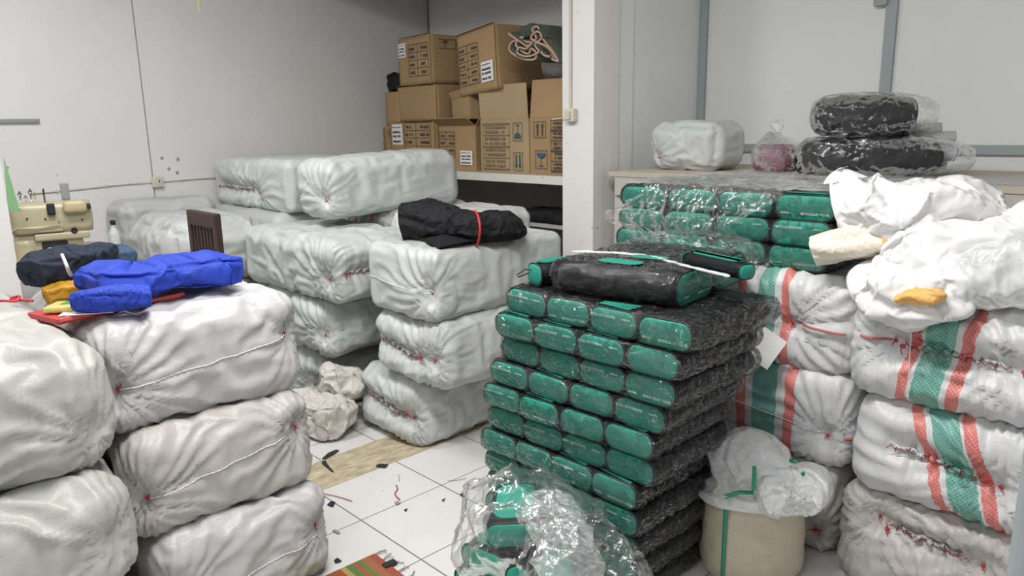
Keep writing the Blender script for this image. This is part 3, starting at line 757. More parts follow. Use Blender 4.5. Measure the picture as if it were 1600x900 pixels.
# packet lying on top of the front stack
a = G(1060, 487, .995); b = G(1168, 438, .995); c = G(856, 452, .995)
zt = .999
ang = atan2(b[1]-a[1], b[0]-a[0])
L = empty('wrapped_case_packet', (a[0], a[1], zt), (0, 0, ang), 'black packet of two green ended cases in clear film on top of the front stack', 'wrapped cases')
wl = float(np.linalg.norm((b-a)[:2])); dl = float(np.linalg.norm((c-a)[:2]))
for k in range(2):
    make_case(L, wl/2-.006, .44, .098, (wl/4+k*wl/2, .012, .001), (0, 0, 0), flip=False, text=(k == 0))
wrap_shell(wl+.01, .47, .103, 401, m_plas, L, (wl/2, .235, .052), amp=.006)
mm = MB()
for (x, y, s_) in ((.08, .24, 1), (.2, .20, .85)):
    mm.add([(x+px_*s_, y+py_*s_, .1095) for px_, py_ in rrect(.075, .15, .035)], [tuple(range(36))])
mm.build('green_patch', m_gr, L)
# two loose cases lying either side of the packet
def loose_case(loc, rot, lab, W, D, H, zipper=True, **kw):
    r = empty('pencil_case', loc, rot, lab, 'case')
    make_case(None, W, D, H, root=r, both=True, text=False)
    tp = rrect(W*.62, D*.84, .03); m = MB(); m.prism([(x, y+D/2, H+.004) for x, y in tp], (0, 0, .004)); m.build('top_panel', m_gr, r)
    if zipper:
        lp = MB(); lp.tube([(-W*.1, 0, H*.7), (-W*.16, -.03, H*.75), (-W*.2, -.058, H*.55), (-W*.12, -.06, H*.45), (-W*.08, -.02, H*.6)], .0025, 6); lp.build('zip_loop', m_pipe, r, smooth=True)
    m = MB(); m.box((0, D/2, H*.5), (W*1.008, D*.9, .004)); m.build('zip', m_pipe, r)
    return r
p = G(836, 446, 1.0); loose_case((p[0], p[1], 1.0), (0, 0, radians(-14)), 'small green and black case with a zip loop, left of the film packet', .09, .17, .075)
p = G(1166, 436, 1.094); loose_case((p[0], p[1], 1.094), (radians(0), radians(0), radians(72)), 'slim green topped case lying on the right end of the film packet', .06, .25, .042, zipper=False)
p = G(1070, 400, 1.06)
loose_case((-1.30, 2.31, 1.002), (0, 0, radians(80)), 'dark case with green ends lying in film before the rear stack', .12, .32, .085)
blob('plastic_film', m_plas_h, (-1.46, 2.345, 1.0), (.44, .15, .135), 411, amp=.008, freq=7, step=.01, sim=dict(grow=.2, bend=.3, pin=.08, pst=3, frames=10)); tag(bpy.context.scene.objects[-1] if False else bpy.data.objects['plastic_film'], 'clear film crumpled over the dark case before the rear stack', 'plastic film')
# clear tube of folded film lying over the packet
t0 = G(893, 393, 1.10); t1 = G(1010, 400, 1.105); t2 = G(1140, 432, 1.11)
o = swept('rolled_film', m_plas_w, path=[t0, (t0+t1)/2+np.array([0, 0, .004]), t1, (t1+t2)/2, t2], rad=[(.008, .004)]*5, n=24, m=60, amp=.003, freq=30, seed=5, caps=('round', 'round'), e=.02)
tag(o, 'thin shiny roll of clear film lying across the packet on top', 'plastic film')

# sheet of plastic running from the table over the rear stack and hanging down its front
def sheet(name, mat, prof, x0, x1, seed, lab, amp=.012, nx=90, ny=90, skew=.0, freq=7, ragged=.03, grow=.12):
    Pr = catmull([(0, y, z) for y, z in prof], ny); V = []; Fc = []
    for i in range(ny):
        for j in range(nx):
            t = j/(nx-1); x = x0+(x1-x0)*t+skew*(i/(ny-1)); V.append((x, Pr[i, 1], Pr[i, 2]))
    V = np.array(V); n1 = crease(V*freq, seed, 4); T = np.gradient(Pr, axis=0); Nn = np.stack([0*T[:, 0], T[:, 2], -T[:, 1]], 1); Nn = Nn/(np.linalg.norm(Nn, axis=1, keepdims=True)+1e-9)
    Nn = np.repeat(Nn, nx, axis=0)*np.sign(np.repeat(Nn[:, 2], nx)+1e-3+0)[:, None]
    edge = pn(np.stack([V[:, 1]*9, V[:, 2]*9, V[:, 0]*0+seed], 1), seed)
    V[:, 0] += edge*ragged*3*(np.tile(np.linspace(-1, 1, nx), ny))**2
    Nn = np.where(Nn[:, 2:3] < .3, np.array([[0, -1, .1]]), Nn)
    V = V+Nn*(np.maximum(n1*amp+amp*.5, 0.0005))[:, None]
    for i in range(ny-1):
        for j in range(nx-1): Fc.append((i*nx+j, i*nx+j+1, (i+1)*nx+j+1, (i+1)*nx+j))
    V = settle(V, Fc, grow=grow, bend=.6, pin=.10, pst=3, frames=10)
    org = V.mean(axis=0); org[2] = V[:, 2].min()
    o = mk(name, V-org, Fc, mat, loc=org); tag(o, lab, 'plastic sheet'); return o
sheet('plastic_sheet', m_plas_h, [(2.95, 1.300), (2.55, 1.300), (2.46, 1.297), (2.43, 1.24), (2.425, 1.15), (2.43, 1.05)], -1.84, -1.26, 21, 'crinkled clear plastic sheet hanging over the front of the rear green cases', amp=.008, ragged=.05, grow=.09)
sheet('plastic_sheet', m_sheet, [(3.55, 1.292), (3.2, 1.294), (2.9, 1.298), (2.49, 1.297)], -1.92, -1.0, 27, 'grey translucent plastic sheet spread from the table over the rear cases', amp=.004, freq=4, ragged=.02, grow=.04)

# ------------------------------------------------------------------ right-hand work table and what lies on it
TZ = 1.285
T = empty('work_table', (-1.55, 3.65, 0), label='high painted work table against the right wall carrying plastic wrapped rolls', cat='table')
MB().box((-.0, .02, TZ-.0125), (1.98, .96, .025)).build('table_top', m_ply, T)
MB().box((0, -.44, TZ-.075), (1.9, .03, .10)).build('front_rail', m_board, T)
for sx_, sy_ in ((-1, -1), (1, -1), (-1, 1), (1, 1)):
    MB().box((sx_*.93, sy_*.42+.02, (TZ-.025)/2), (.07, .07, TZ-.025)).build('leg', m_board, T)
MB().box((.965, .03, TZ/2-.01), (.02, .82, TZ-.04)).build('end_panel', m_shelf, T)
pa = MB(); pa.box((0, 0, .0015), (.62, .42, .003)); o = pa.build('paper_sheet', m_greysheet, None, (-.98, 3.46, TZ+.001), (0, 0, radians(6))); tag(o, 'grey sheet of paper overhanging the table edge below the dark rolls', 'paper')
tb = TZ+.001
# white sack on the table
p0 = GY(1012, 262, 3.42); p1 = GY(1135, 262, 3.42); zt2 = GY(1080, 192, 3.42)[2]
B_ = bale(p0[0]+.0, p1[0]-.06, 3.42, 3.72, tb, zt2, sk_cool2, 91, 'small white sack with a ribbed face on the table next to the partition', None, r=.075, step=.009, amp=.9, name='small_sack',
     ties=(('y-', -.17, -.06, .12, 10),))
# transparent bag of pink and silver threads
p0 = GY(1197, 262, 3.42); zt3 = GY(1197, 212, 3.42)[2]
BG = empty('thread_bag', (p0[0], 3.52, tb), label='clear knotted bag of pink and silver thread waste on the table', cat='bag')
m_pk = simple('thread_mix', (.24, .13, .17), .5, .5, var=.3, scale=90, bmp=.9, bscale=90)
blob('thread_filling', m_pk, (0, 0, .003), (.20, .18, .13), 92, amp=.012, freq=18, parent=BG, step=.008)
mm = MB(); rr = random.Random(3)
for k in range(60):
    a_ = rr.uniform(0, 2*pi); z_ = rr.uniform(.02, .125); r_ = .098*(1-((z_-.06)/.1)**2*.35)
    q = np.array([r_*cos(a_), r_*.9*sin(a_), z_]); mm.tube([q, q*1.03+np.array([rr.uniform(-.02, .02), 0, rr.uniform(-.015, .015)]), q+np.array([rr.uniform(-.035, .035), 0, rr.uniform(-.02, .02)])], .0025, 4)
mm.build('pink_threads', simple('pink_thread', (.55, .12, .22), .5), BG, smooth=True)
V, Fc = sweep([(0, 0, .002), (0, 0, .05), (0, 0, .12), (0, 0, .175), (.005, 0, .195), (.0, 0, .22), (-.01, 0, .25)], [(.07, .06), (.112, .10), (.112, .10), (.06, .05), (.014, .014), (.03, .012), (.045, .012)], amp=.008, freq=16, seed=8, e=.05, up=(0, 1, 0))
mk('clear_bag', V, Fc, m_plas, BG)
# black rolls wrapped in clear plastic
def wrapped_roll(path, rad, seed, lab):
    V, Fc = sweep(path, rad, n=60, m=90, amp=.012, freq=9, seed=seed, e=.12, floor=min(p[2] for p in path)-max(r[1] for r in rad)+.004)
    org = np.array([V[:, 0].mean(), V[:, 1].mean(), V[:, 2].min()])
    e_ = empty('wrapped_roll', org, label=lab, cat='fabric roll', group='black fabric rolls in clear plastic')
    mk('black_fabric', V-org, Fc, m_blk2, e_)
    ext = np.array(path[-1])+(np.array(path[-1])-np.array(path[-2]))*.75+np.array([0, 0, -.01])
    V2, F2 = sweep(list(path)+[ext], [(a+.008, b+.008) for a, b in rad]+[(.045, .05)], n=70, m=120, amp=.006, freq=8, seed=seed+1, e=.10, fold=(.02, 9, 1))
    V2[:, 2] = np.maximum(V2[:, 2], V[:, 2].min())
    V2 = settle(V2, F2, grow=.05, bend=1.5, pin=.2, pst=3, frames=8); mk('clear_wrap', V2-org, F2, m_plas_r, e_); return e_
yb = 3.38
A_ = [GY(1245, 250, yb), GY(1330, 245, yb+.02), GY(1400, 243, yb+.10), GY(1470, 242, yb+.2)]
for v in A_: v[2] = tb+.085
wrapped_roll(A_, [(.10, .075), (.11, .085), (.11, .085), (.10, .07)], 501, 'lower black fabric roll in shiny clear plastic on the table')
A_ = [GY(1272, 180, yb+.02), GY(1330, 180, yb+.03), GY(1385, 180, yb+.08), GY(1430, 182, yb+.14)]
for v in A_: v[2] = tb+.265
wrapped_roll(A_, [(.09, .075), (.10, .088), (.10, .088), (.08, .07)], 502, 'upper black fabric roll in shiny clear plastic lying on another roll')
for k, (px, py, ln, rr_) in enumerate(((1470, 202, .20, .032), (1492, 215, .22, .030), (1492, 240, .24, .034), (1478, 255, .2, .030))):
    q = GY(px, py, yb+.25); dd = np.array([.86, .45, 0.05-.03*k]); q0 = q-dd*.25
    m = MB(); m.cyl(q0, q, rr_*.95, 20); m.cyl(q-dd*.003, q+dd*.002, rr_*.8, 16)
    o = m.build('paper_roll', m_greyroll if k % 2 == 0 else m_rug if k == 9 else m_greysheet, smooth=False)
    tag(o, ['pale grey roll sticking out highest behind the black rolls', 'darker grey roll just below the highest pale roll end', 'thick pale grey roll end pointing right behind the lower black roll', 'lowest grey roll end on the table at the right'][k], 'roll', 'grey rolls behind the black rolls')

# ------------------------------------------------------------------ empty white sacks heaped at the right
def sk(px, py, y): return GY(px, py, y)
def heap(name, mat, pts, rad, seed, lab, **kw):
    k = dict(n=84, m=120, amp=.055, freq=4.5, octs=1, seed=seed, fold=(.10, 5, 1.2), e=.1, sim=dict(grow=.12, bend=1, pin=.10, pst=3, frames=10)); k.update(kw)
    o = swept(name, mat, path=[sk(*q) for q in pts], rad=rad, **k); tag(o, lab, 'empty sack', 'empty white sacks heaped on the right stack'); return o
heap('empty_sack', m_white, [(1316, 262, 2.46), (1328, 305, 2.47), (1372, 325, 2.50), (1440, 335, 2.55), (1510, 345, 2.62), (1550, 365, 2.66)],
     [(.045, .03), (.085, .065), (.12, .085), (.13, .105), (.12, .10), (.09, .09)], 601, 'bright white empty sack flopped over with its tip raised, top of the heap', e=.12, fold=(.14, 4, .8))
heap('empty_sack', m_white, [(1400, 375, 2.50), (1460, 395, 2.50), (1530, 395, 2.50), (1590, 385, 2.55), (1640, 380, 2.6)],
     [(.10, .08), (.12, .10), (.13, .11), (.14, .12), (.12, .12)], 602, 'white empty sack bulging at the right edge of the heap')
o = heap('empty_sack', m_cream, [(1272, 392, 2.40), (1305, 384, 2.42), (1350, 375, 2.44), (1400, 372, 2.48), (1450, 365, 2.5)],
     [(.058, .045), (.06, .05), (.066, .056), (.066, .056), (.05, .05)], 603, 'cream sack folded into a roll with an orange band, at the left of the heap', caps=('open', 'round'), fold=(.12, 4, .4), amp=.007, freq=6, sim=dict(grow=.06, bend=2, pin=.15, pst=3, frames=8))
V, Fc = sweep([sk(1378, 373, 2.455), sk(1386, 373, 2.46), sk(1398, 372, 2.468)], [(.069, .060), (.071, .062), (.070, .060)], n=60, m=16, amp=.006, freq=6, seed=603, e=.02)
mk('orange_band', V-np.array(o.location), Fc, m_orange, o)
heap('empty_sack', m_white, [(1372, 410, 2.44), (1385, 450, 2.36), (1420, 470, 2.30), (1470, 455, 2.33), (1495, 430, 2.40)],
     [(.07, .07), (.08, .085), (.085, .085), (.08, .07), (.06, .05)], 604, 'crumpled white sack hanging over the striped sack, orange lining showing', fold=(.14, 5, 1.4), amp=.045, freq=6)
o = bpy.data.objects[[k for k in bpy.data.objects.keys() if k.startswith('empty_sack')][-1]]
V, Fc = sweep([sk(1400, 470, 2.235), sk(1425, 463, 2.225), sk(1455, 464, 2.23), sk(1475, 457, 2.25)], [(.02, .012), (.028, .019), (.03, .019), (.02, .010)], n=40, m=60, amp=.006, freq=22, seed=9, fold=(.15, 4, 1))
mk('orange_lining', V-np.array(o.location), Fc, m_orange, o)
lc = empty('clear_bag', sk(1530, 455, 2.42)*np.array([1, 1, 0])+np.array([0, 0, .99]), label='clear crinkled plastic bag slumped on the right striped sack', cat='bag')
V, Fc = sweep([sk(1478, 440, 2.40), sk(1530, 430, 2.40), sk(1590, 420, 2.42), sk(1650, 410, 2.45)], [(.06, .05), (.10, .09), (.12, .11), (.12, .10)], n=70, m=100, amp=.022, freq=9, seed=612)
mk('film', V-np.array(lc.location), Fc, m_plas_w, lc)
# loose white strings
for k, pts in enumerate((((1432, 440, 2.25), (1424, 520, 2.30), (1418, 620, 2.31)), ((1385, 385, 2.36), (1362, 420, 2.36), (1340, 440, 2.36)), ((1395, 388, 2.36), (1378, 430, 2.35), (1350, 455, 2.36)))):
    m = MB(); m.tube(catmull([sk(*q) for q in pts], 20), .0012, 5); o = m.build('white_string', m_wht, smooth=True)
    tag(o, ['long white string hanging down in front of the right striped sacks', 'thin white string hanging from the cream rolled sack', 'second thin string crossing below the cream rolled sack'][k], 'string')

# ------------------------------------------------------------------ rice bag
RB = empty('rice_bag', (-1.115, 2.215, 0), (0, 0, radians(50)), 'translucent woven bag of rice with green stripes and loose open top', 'bag')
def ricemat():
    m, nt, b = newmat('rice_in_sack'); tc = N(nt, 'ShaderNodeTexCoord')
    v = N(nt, 'ShaderNodeTexVoronoi', Scale=150.0); nt.links.new(tc.outputs['Object'], v.inputs['Vector'])
    n1 = N(nt, 'ShaderNodeTexNoise', Scale=7.0, Detail=4.0); nt.links.new(tc.outputs['Object'], n1.inputs['Vector'])
    c = mixc(nt, n1.outputs[0], (.50, .44, .33), (.68, .62, .50)); c = mixc(nt, mathn(nt, 'MULTIPLY', v.outputs['Distance'], .5), c, (.42, .36, .26))
    nt.links.new(c, b.inputs['Base Color']); b.inputs['Roughness'].default_value = .4; b.inputs['Coat Weight'].default_value = .25; b.inputs['Coat Roughness'].default_value = .2
    bump(nt, b, v.outputs['Distance'], .25, .003); return m
def ring_body(prof, amp, freq, seed, n=72, sup=2.6):
    P = catmull([(a, b, z) for a, b, z, *_ in prof], 70); O = catmull([(q[3] if len(q) > 3 else 0, q[4] if len(q) > 4 else 0, 0) for q in prof], 70)
    th = np.linspace(0, 2*pi, n, endpoint=False); c, s = np.cos(th), np.sin(th); cx = np.sign(c)*np.abs(c)**(2/sup); sy = np.sign(s)*np.abs(s)**(2/sup)
    V = np.concatenate([np.stack([O[i, 0]+P[i, 0]*cx, O[i, 1]+P[i, 1]*sy, 0*cx+P[i, 2]], 1) for i in range(70)])
    nr = np.tile(np.stack([c, s, 0*c], 1), (70, 1)); V = V+nr*(amp*crease(V*freq, seed, 2))[:, None]
    Fc = [(i*n+k, i*n+(k+1) % n, (i+1)*n+(k+1) % n, (i+1)*n+k) for i in range(69) for k in range(n)]+[tuple(range(n))[::-1]]
    return V, Fc
V, Fc = ring_body([(.145, .10, 0), (.170, .125, .03), (.172, .128, .15), (.165, .122, .25), (.15, .11, .31), (.10, .07, .345), (.01, .01, .355)], .008, 7, 3)
mk('filled_sack', V, Fc, ricemat(), RB)
V, Fc = ring_body([(.168, .125, .28), (.165, .122, .32, 0, 0), (.14, .10, .36, .01, -.01), (.125, .10, .40, .0, -.02), (.12, .08, .45, -.02, -.01), (.07, .04, .485, -.03, 0), (.02, .012, .48, -.03, 0)], .012, 6, 5)
V = settle(V, Fc, grow=.22, bend=.5, pin=.05, pst=3, frames=12)
mk('loose_top', V, Fc, m_plas_w, RB)
V, Fc = sweep([(-.02, -.09, .34), (.06, -.12, .345), (.13, -.10, .35), (.20, -.04, .37)], [(.08, .05), (.10, .06), (.08, .06), (.03, .03)], amp=.008, freq=7, seed=77)
V = settle(V, Fc, grow=.22, bend=.5, pin=.05, pst=3, frames=12)
mk('folded_rim', V, Fc, m_plas_w, RB)
m_gs = simple('green_strip', (.02, .28, .17), .4)
m = MB()
for (a0, z0_, z1_, w_) in ((-2.35, .02, .33, .008),):
    for k in range(16):
        z_ = z0_+(z1_-z0_)*k/15
    pts = [( .178*np.sign(cos(a0))*abs(cos(a0))**.77, .134*np.sign(sin(a0))*abs(sin(a0))**.77-.003, z0_+(z1_-z0_)*k/15) for k in range(16)]
    m.tube(pts, .007, 8)
m.build('green_stripe', m_gs, RB, smooth=True)
for pts in (((-.14, -.095, .325), (-.10, -.125, .355), (-.06, -.142, .36)), ((-.062, -.145, .37), (-.06, -.14, .41), (-.055, -.125, .445)), ((.07, -.11, .45), (.09, -.11, .445)), ((.10, -.14, .42), (.11, -.14, .40))):
    m = MB(); m.tube(pts, .007, 8); m.build('green_stripe', m_gs, RB, smooth=True)

# ------------------------------------------------------------------ film-wrapped heap of loose cases in the foreground
gF = 'green cases jumbled in the foreground plastic bag'
fc = [(-1.56, 1.34, .0, 12, 0, 0, 'case lying flat at the bottom left of the foreground bag'), (-1.26, 1.36, .0, 62, 0, 0, 'case lying at the bottom right inside the foreground bag'),
      (-1.58, 1.35, .088, 20, 0, 4, 'green ended case on the second level at the left of the bag'), (-1.24, 1.38, .088, 70, 0, 0, 'case on the second level at the right of the foreground bag'),
      (-1.55, 1.35, .178, 10, 0, 0, 'green ended case on the third level inside the foreground bag'), (-1.36, 1.30, .19, 8, -12, 58, 'bright case tipped upright at the front of the bag'),
      (-1.46, 1.40, .285, 40, 4, -5, 'top case with green lid inside the foreground bag')]
for x, y, z, rz, rx, ry, lab in fc:
    r = empty('pencil_case', (x, y, z+(.02 if ry > 20 else 0)+.003), (radians(rx), radians(ry), radians(rz)), lab, 'case', gF)
    make_case(None, .17, .23, .08, root=r, both=True, text=False)
    tp = rrect(.12, .19, .04); m = MB(); m.prism([(x_, y_+.115, .082) for x_, y_ in tp], (0, 0, .005)); m.build('top_panel', m_gr, r)
V, Fc = sweep([(-1.66, 1.43, .20), (-1.55, 1.45, .235), (-1.40, 1.47, .245), (-1.22, 1.50, .20), (-1.05, 1.58, .13)], [(.14, .17), (.18, .235), (.19, .24), (.17, .18), (.10, .10)], n=90, m=120, amp=.045, freq=5, octs=1, seed=701, e=.16, floor=.002)
V = settle(V, Fc, grow=.14, bend=.3, pin=.12, pst=3, frames=10); V[:, 2] = np.maximum(V[:, 2], .002)
org = np.array([V[:, 0].mean(), V[:, 1].mean(), 0]); o = mk('plastic_bag', V-org, Fc, m_plas_h, loc=org); tag(o, 'large crinkled clear bag over loose cases in front of the green stack', 'plastic bag')
rd_ = sweep([(-1.42, 1.48, .47), (-1.34, 1.42, .43), (-1.23, 1.36, .33), (-1.15, 1.36, .20)], [(.06, .025), (.09, .03), (.09, .03), (.06, .03)], n=60, m=90, amp=.035, freq=8, octs=1, seed=703)
V, Fc = rd_; V = V+np.array([.03, 0, 0]); V = settle(V, Fc, grow=.14, bend=.4, pin=.12, pst=3, frames=10); org = V.mean(axis=0); o = mk('plastic_bag', V-org, Fc, m_plas_c, loc=org); tag(o, 'twisted cloudy plastic bag neck lying over the foreground cases', 'plastic bag')

# ------------------------------------------------------------------ crumpled empty sack on the floor
o = blob('empty_sack', m_offw, (-3.30, 1.78, .001), (.36, .22, .20), 801, amp=.05, freq=6, octs=1, sim=dict(grow=.16, bend=.5, pin=.10, pst=3, frames=10), step=.008, rz=radians(12)); tag(o, 'crumpled empty sack dropped on the floor against the grey sacks', 'empty sack')
o = blob('empty_sack', m_offw, (-3.28, 1.92, .17), (.22, .12, .16), 803, amp=.04, freq=7, octs=1, sim=dict(grow=.16, bend=.5, pin=.10, pst=3, frames=10), step=.008, rz=radians(40), flat=False); tag(o, 'crumpled sack cloth squeezed between the two middle sack stacks', 'empty sack')

# ------------------------------------------------------------------ black cloth bundle with red band
zc = 1.005
pts = [np.array([-2.93, 2.10, zc+.075]), np.array([-2.84, 2.19, zc+.085]), G(737, 357, zc+.065), G(785, 354, zc+.055), G(820, 362, zc+.025)]
BC = empty('cloth_bundle', (pts[2][0], pts[2][1], zc), label='bundle of folded black cloth tied with a red band on the middle sack', cat='cloth')
V, Fc = sweep(pts, [(.09, .085), (.125, .10), (.085, .07), (.135, .075), (.10, .03)], n=110, m=140, amp=.006, freq=6, seed=811, fold=(.035, 9, 1.1), caps=('open', 'round'), e=.1, floor=zc)
V = settle(V, Fc, grow=.12, bend=.5, pin=.10, pst=3, frames=10); V[:, 2] = np.maximum(V[:, 2], zc)
mk('black_cloth', V-np.array(BC.location), Fc, m_blk2, BC)
C_ = catmull(pts, 90)[46]; T_ = catmull(pts, 90)[48]-C_; T_ /= np.linalg.norm(T_); sd = np.cross(T_, [0, 0, 1]); sd /= np.linalg.norm(sd); nn = np.cross(sd, T_)
m = MB(); m.tube([C_-np.array(BC.location)+sd*.094*cos(t)+nn*.080*sin(t) for t in np.linspace(0, 2*pi, 40, endpoint=False)], .006, 8, closed=True); m.build('red_band', m_redc, BC, smooth=True)
m = MB(); q = G(640, 365, zc+.02)-np.array(BC.location)
m.prism([G(632, 362, zc+.02)-np.array(BC.location), G(686, 388, zc+.003)-np.array(BC.location), G(750, 374, zc+.02)-np.array(BC.location), G(700, 345, zc+.09)-np.array(BC.location)], (0, 0, .006)); m.build('loose_corner', m_blk2, BC)

# ------------------------------------------------------------------ things on the front-left stack
zh = 1.008
def flat_cloth(name, mat, pix, rad, z, seed, lab, cat='cloth', **kw):
    k = dict(n=64, m=100, amp=.025, freq=6, octs=1, seed=seed, fold=(.05, 5, .8), e=.06, power=3.4, sim=dict(grow=.10, bend=1, pin=.12, pst=3, frames=10)); k.update(kw)
    o = swept(name, mat, path=[G(px, py, z_) for px, py, z_ in pix], rad=rad, floor=z, **k); tag(o, lab, cat); return o
a = G(92, 510, zh); b = G(290, 466, zh); d = (b-a); d[2] = 0; ln = np.linalg.norm(d)
rb = empty('red_folder', (a[0], a[1], zh), (0, 0, atan2(d[1], d[0])), 'red board lying under the blue cloth on the white sack', 'board')
m = MB(); m.rbox((ln/2, .09, .010), (ln, .17, .018), .004); m.build('red_cover', m_redb, rb)
m = MB(); m.rbox((ln/2, .001, .016), (ln*.99, .010, .014), .004); m.build('red_spine', simple('red_edge', (.6, .10, .09), .4), rb)
o = MB().box((0, 0, .001), (.14, .07, .002)).build('paper_scrap', m_paper, None, tuple(G(140, 487, zh+.024)), (0, 0, radians(60))); tag(o, 'crumpled white paper scrap on the red board', 'paper')
pk = empty('printed_packet', tuple(G(112, 484, zh+.022)), (0, 0, radians(52)), 'yellow and green printed packet on the red board', 'packet')
MB().rbox((0, 0, .010), (.12, .09, .018), .006).build('packet_body', simple('yellow_packet', (.62, .50, .16), .4), pk)
MB().box((.01, .012, .0195), (.07, .045, .001)).build('green_print', simple('green_print', (.08, .25, .08), .5), pk)
flat_cloth('ochre_cloth', m_yel, [(68, 462, zh+.03), (100, 455, zh+.035), (135, 448, zh+.035), (162, 440, zh+.03)], [(.05, .028), (.055, .036), (.06, .036), (.04, .03)], zh, 821, 'ochre yellow folded cloth below the navy trousers')
flat_cloth('navy_trousers', m_navy, [(42, 432, zh+.085), (80, 420, zh+.095), (125, 410, zh+.10), (165, 402, zh+.09)], [(.06, .045), (.09, .05), (.09, .05), (.05, .045)], zh+.05, 822, 'dark navy trousers heaped at the back of the white sack', cat='clothes')
nv = bpy.data.objects['navy_trousers']
m = MB(); m.tube(catmull([G(97, 398, zh+.155), G(103, 412, zh+.15), G(108, 425, zh+.12), G(111, 430, zh+.10)], 16)-np.array(nv.location), .005, 6); m.build('drawstring', m_wht, nv, smooth=True)
flat_cloth('denim_cloth', m_denim, [(160, 400, zh+.06), (185, 402, zh+.06), (205, 408, zh+.05)], [(.05, .03), (.06, .035), (.03, .03)], zh, 823, 'faded denim cloth peeping out behind the blue cloth')
flat_cloth('blue_cloth', m_blue, [(150, 430, zh+.085), (200, 436, zh+.08), (260, 430, zh+.075), (315, 424, zh+.07), (352, 424, zh+.055)],
           [(.06, .026), (.10, .036), (.11, .038), (.12, .042), (.09, .045)], zh+.03, 824, 'large piece of royal blue non woven cloth on the white sack', amp=.03, freq=5, fold=(.10, 4, .7), power=5, e=.03)
flat_cloth('blue_cloth', m_blue, [(122, 470, zh+.055), (150, 468, zh+.06), (190, 464, zh+.062), (235, 462, zh+.055)], [(.03, .025), (.04, .032), (.045, .032), (.04, .026)], zh+.026, 825, 'smaller rolled end of blue cloth resting on the red board', amp=.006, fold=(.05, 3, .3))
# red cord on the left-edge sack
m = MB(); q = G(12, 474, 1.03)
m.tube(catmull([q+.7*np.array([x_, y_, z_]) for x_, y_, z_ in ((-.06, -.06, 0), (0, -.02, .015), (.02, .03, .008), (-.02, .05, .02), (-.04, .02, .01), (.01, .06, .004), (.03, .09, 0))], 40), .004, 8)
o = m.build('tangled_string', m_redc, smooth=True); tag(o, 'knotted red cord lying on the topmost sack at the left edge', 'cord')

# ------------------------------------------------------------------ dark wooden chair
CHR = empty('wooden_chair', (-3.64, 1.27, 0), label='dark brown wooden chair with a slatted back showing above the blue cloth', cat='chair')
m = MB(); m.rbox((0, 0, .45), (.40, .34, .035), .012); m.build('seat', m_brown, CHR)
for sx_, sy_ in ((-1, -1), (1, -1), (-1, 1), (1, 1)):
    m = MB(); m.box((sx_*.17, sy_*.14, .22), (.035, .035, .44)); m.build('leg', m_brown, CHR)
zt_ = 1.145
for sx_ in (-1, 1):
    m = MB(); m.box((sx_*.155, .155, (.44+zt_)/2), (.036, .028, zt_-.44)); m.build('back_post', m_brown, CHR)
m = MB(); m.rbox((0, .155, zt_-.03), (.345, .032, .075), .006); m.build('top_rail', m_brown, CHR)
m = MB(); m.box((0, .155, .62), (.30, .022, .04)); m.build('lower_rail', m_brown, CHR)
for k in range(7):
    m = MB(); m.box((-.117+k*.039, .155, (.63+zt_-.06)/2), (.017, .014, zt_-.06-.63)); m.build('back_slat', m_brown, CHR)

# ------------------------------------------------------------------ sewing machine and its table
MX, MY = -4.72, 1.02
rzm = radians(77.5)
ST = empty('sewing_table', (MX-.05, MY, 0), (0, 0, rzm), 'sewing table under the cream overlock machine by the left wall', 'table')
m = MB(); m.rbox((0, .04, .765), (.80, .50, .03), .008); m.build('table_top', m_board, ST)
for sx_ in (-1, 1):
    m = MB(); m.box((sx_*.33, .04, .03), (.06, .44, .05)); m.box((sx_*.33, .04, .40), (.05, .10, .70)); m.build('leg', m_grey, ST)
SM = empty('overlock_sewing_machine', (MX, MY, .78), (0, 0, rzm), 'cream enamel industrial overlock sewing machine by the left wall', 'sewing machine')
def mx(px): return (px-80)*.0035
def mz(py): return 1.178-(py-310)*.00335-.78
def part(nm, mat, px0, px1, py0, py1, y0, y1, r=.01):
    m = MB(); m.rbox(((mx(px0)+mx(px1))/2, (y0+y1)/2, (mz(py0)+mz(py1))/2), (mx(px1)-mx(px0), y1-y0, mz(py0)-mz(py1)), r); return m.build(nm, mat, SM, smooth=True)
part('upper_casing', m_mach, 22, 136, 313, 366, -.02, .13, .022)
part('lower_casing', m_mach, 24, 118, 362, 400, -.005, .12, .012)
part('base_column', m_mach, 22, 50, 372, 424, -.02, .13, .012)
part('bed', m_mach, 30, 130, 404, 424, -.03, .14, .010)
part('front_plate', m_mach, 30, 92, 351, 362, -.035, -.015, .006)
part('side_plate', m_mach, 52, 128, 364, 376, -.028, .0, .006)
part('head_cover', simple('cover_enamel', (.56, .47, .27), .25), 96, 129, 312, 332, -.07, -.015, .016)
part('knob', m_dark, 129, 134, 318, 327, -.06, -.03, .006)
part('chrome_foot', m_steel, 66, 92, 386, 402, -.035, .0, .01)
part('dark_recess', m_dark, 60, 96, 378, 404, -.012, .005, .01)  # dark plate stands in for the shade of the recess around the foot
part('thread_guide', m_dark, 74, 85, 315, 334, -.045, -.018, .004)
part('upright_bracket', m_grey, 96, 108, 284, 312, .03, .05, .003)
m = MB(); m.cyl((mx(73), .0, mz(318)), (mx(73), .0, mz(291)), .0045, 10); m.build('spool_pin', simple('pin_red', (.15, .03, .03), .5), SM, smooth=True)
m = MB(); m.tube([(mx(107)+.013*cos(t), -.03, mz(362)+.013*sin(t)) for t in np.linspace(0, 2*pi, 20, endpoint=False)], .004, 6, closed=True); m.cyl((mx(107), -.022, mz(362)), (mx(107), -.034, mz(362)), .011, 16); m.build('lower_dial', m_dark, SM, smooth=True)
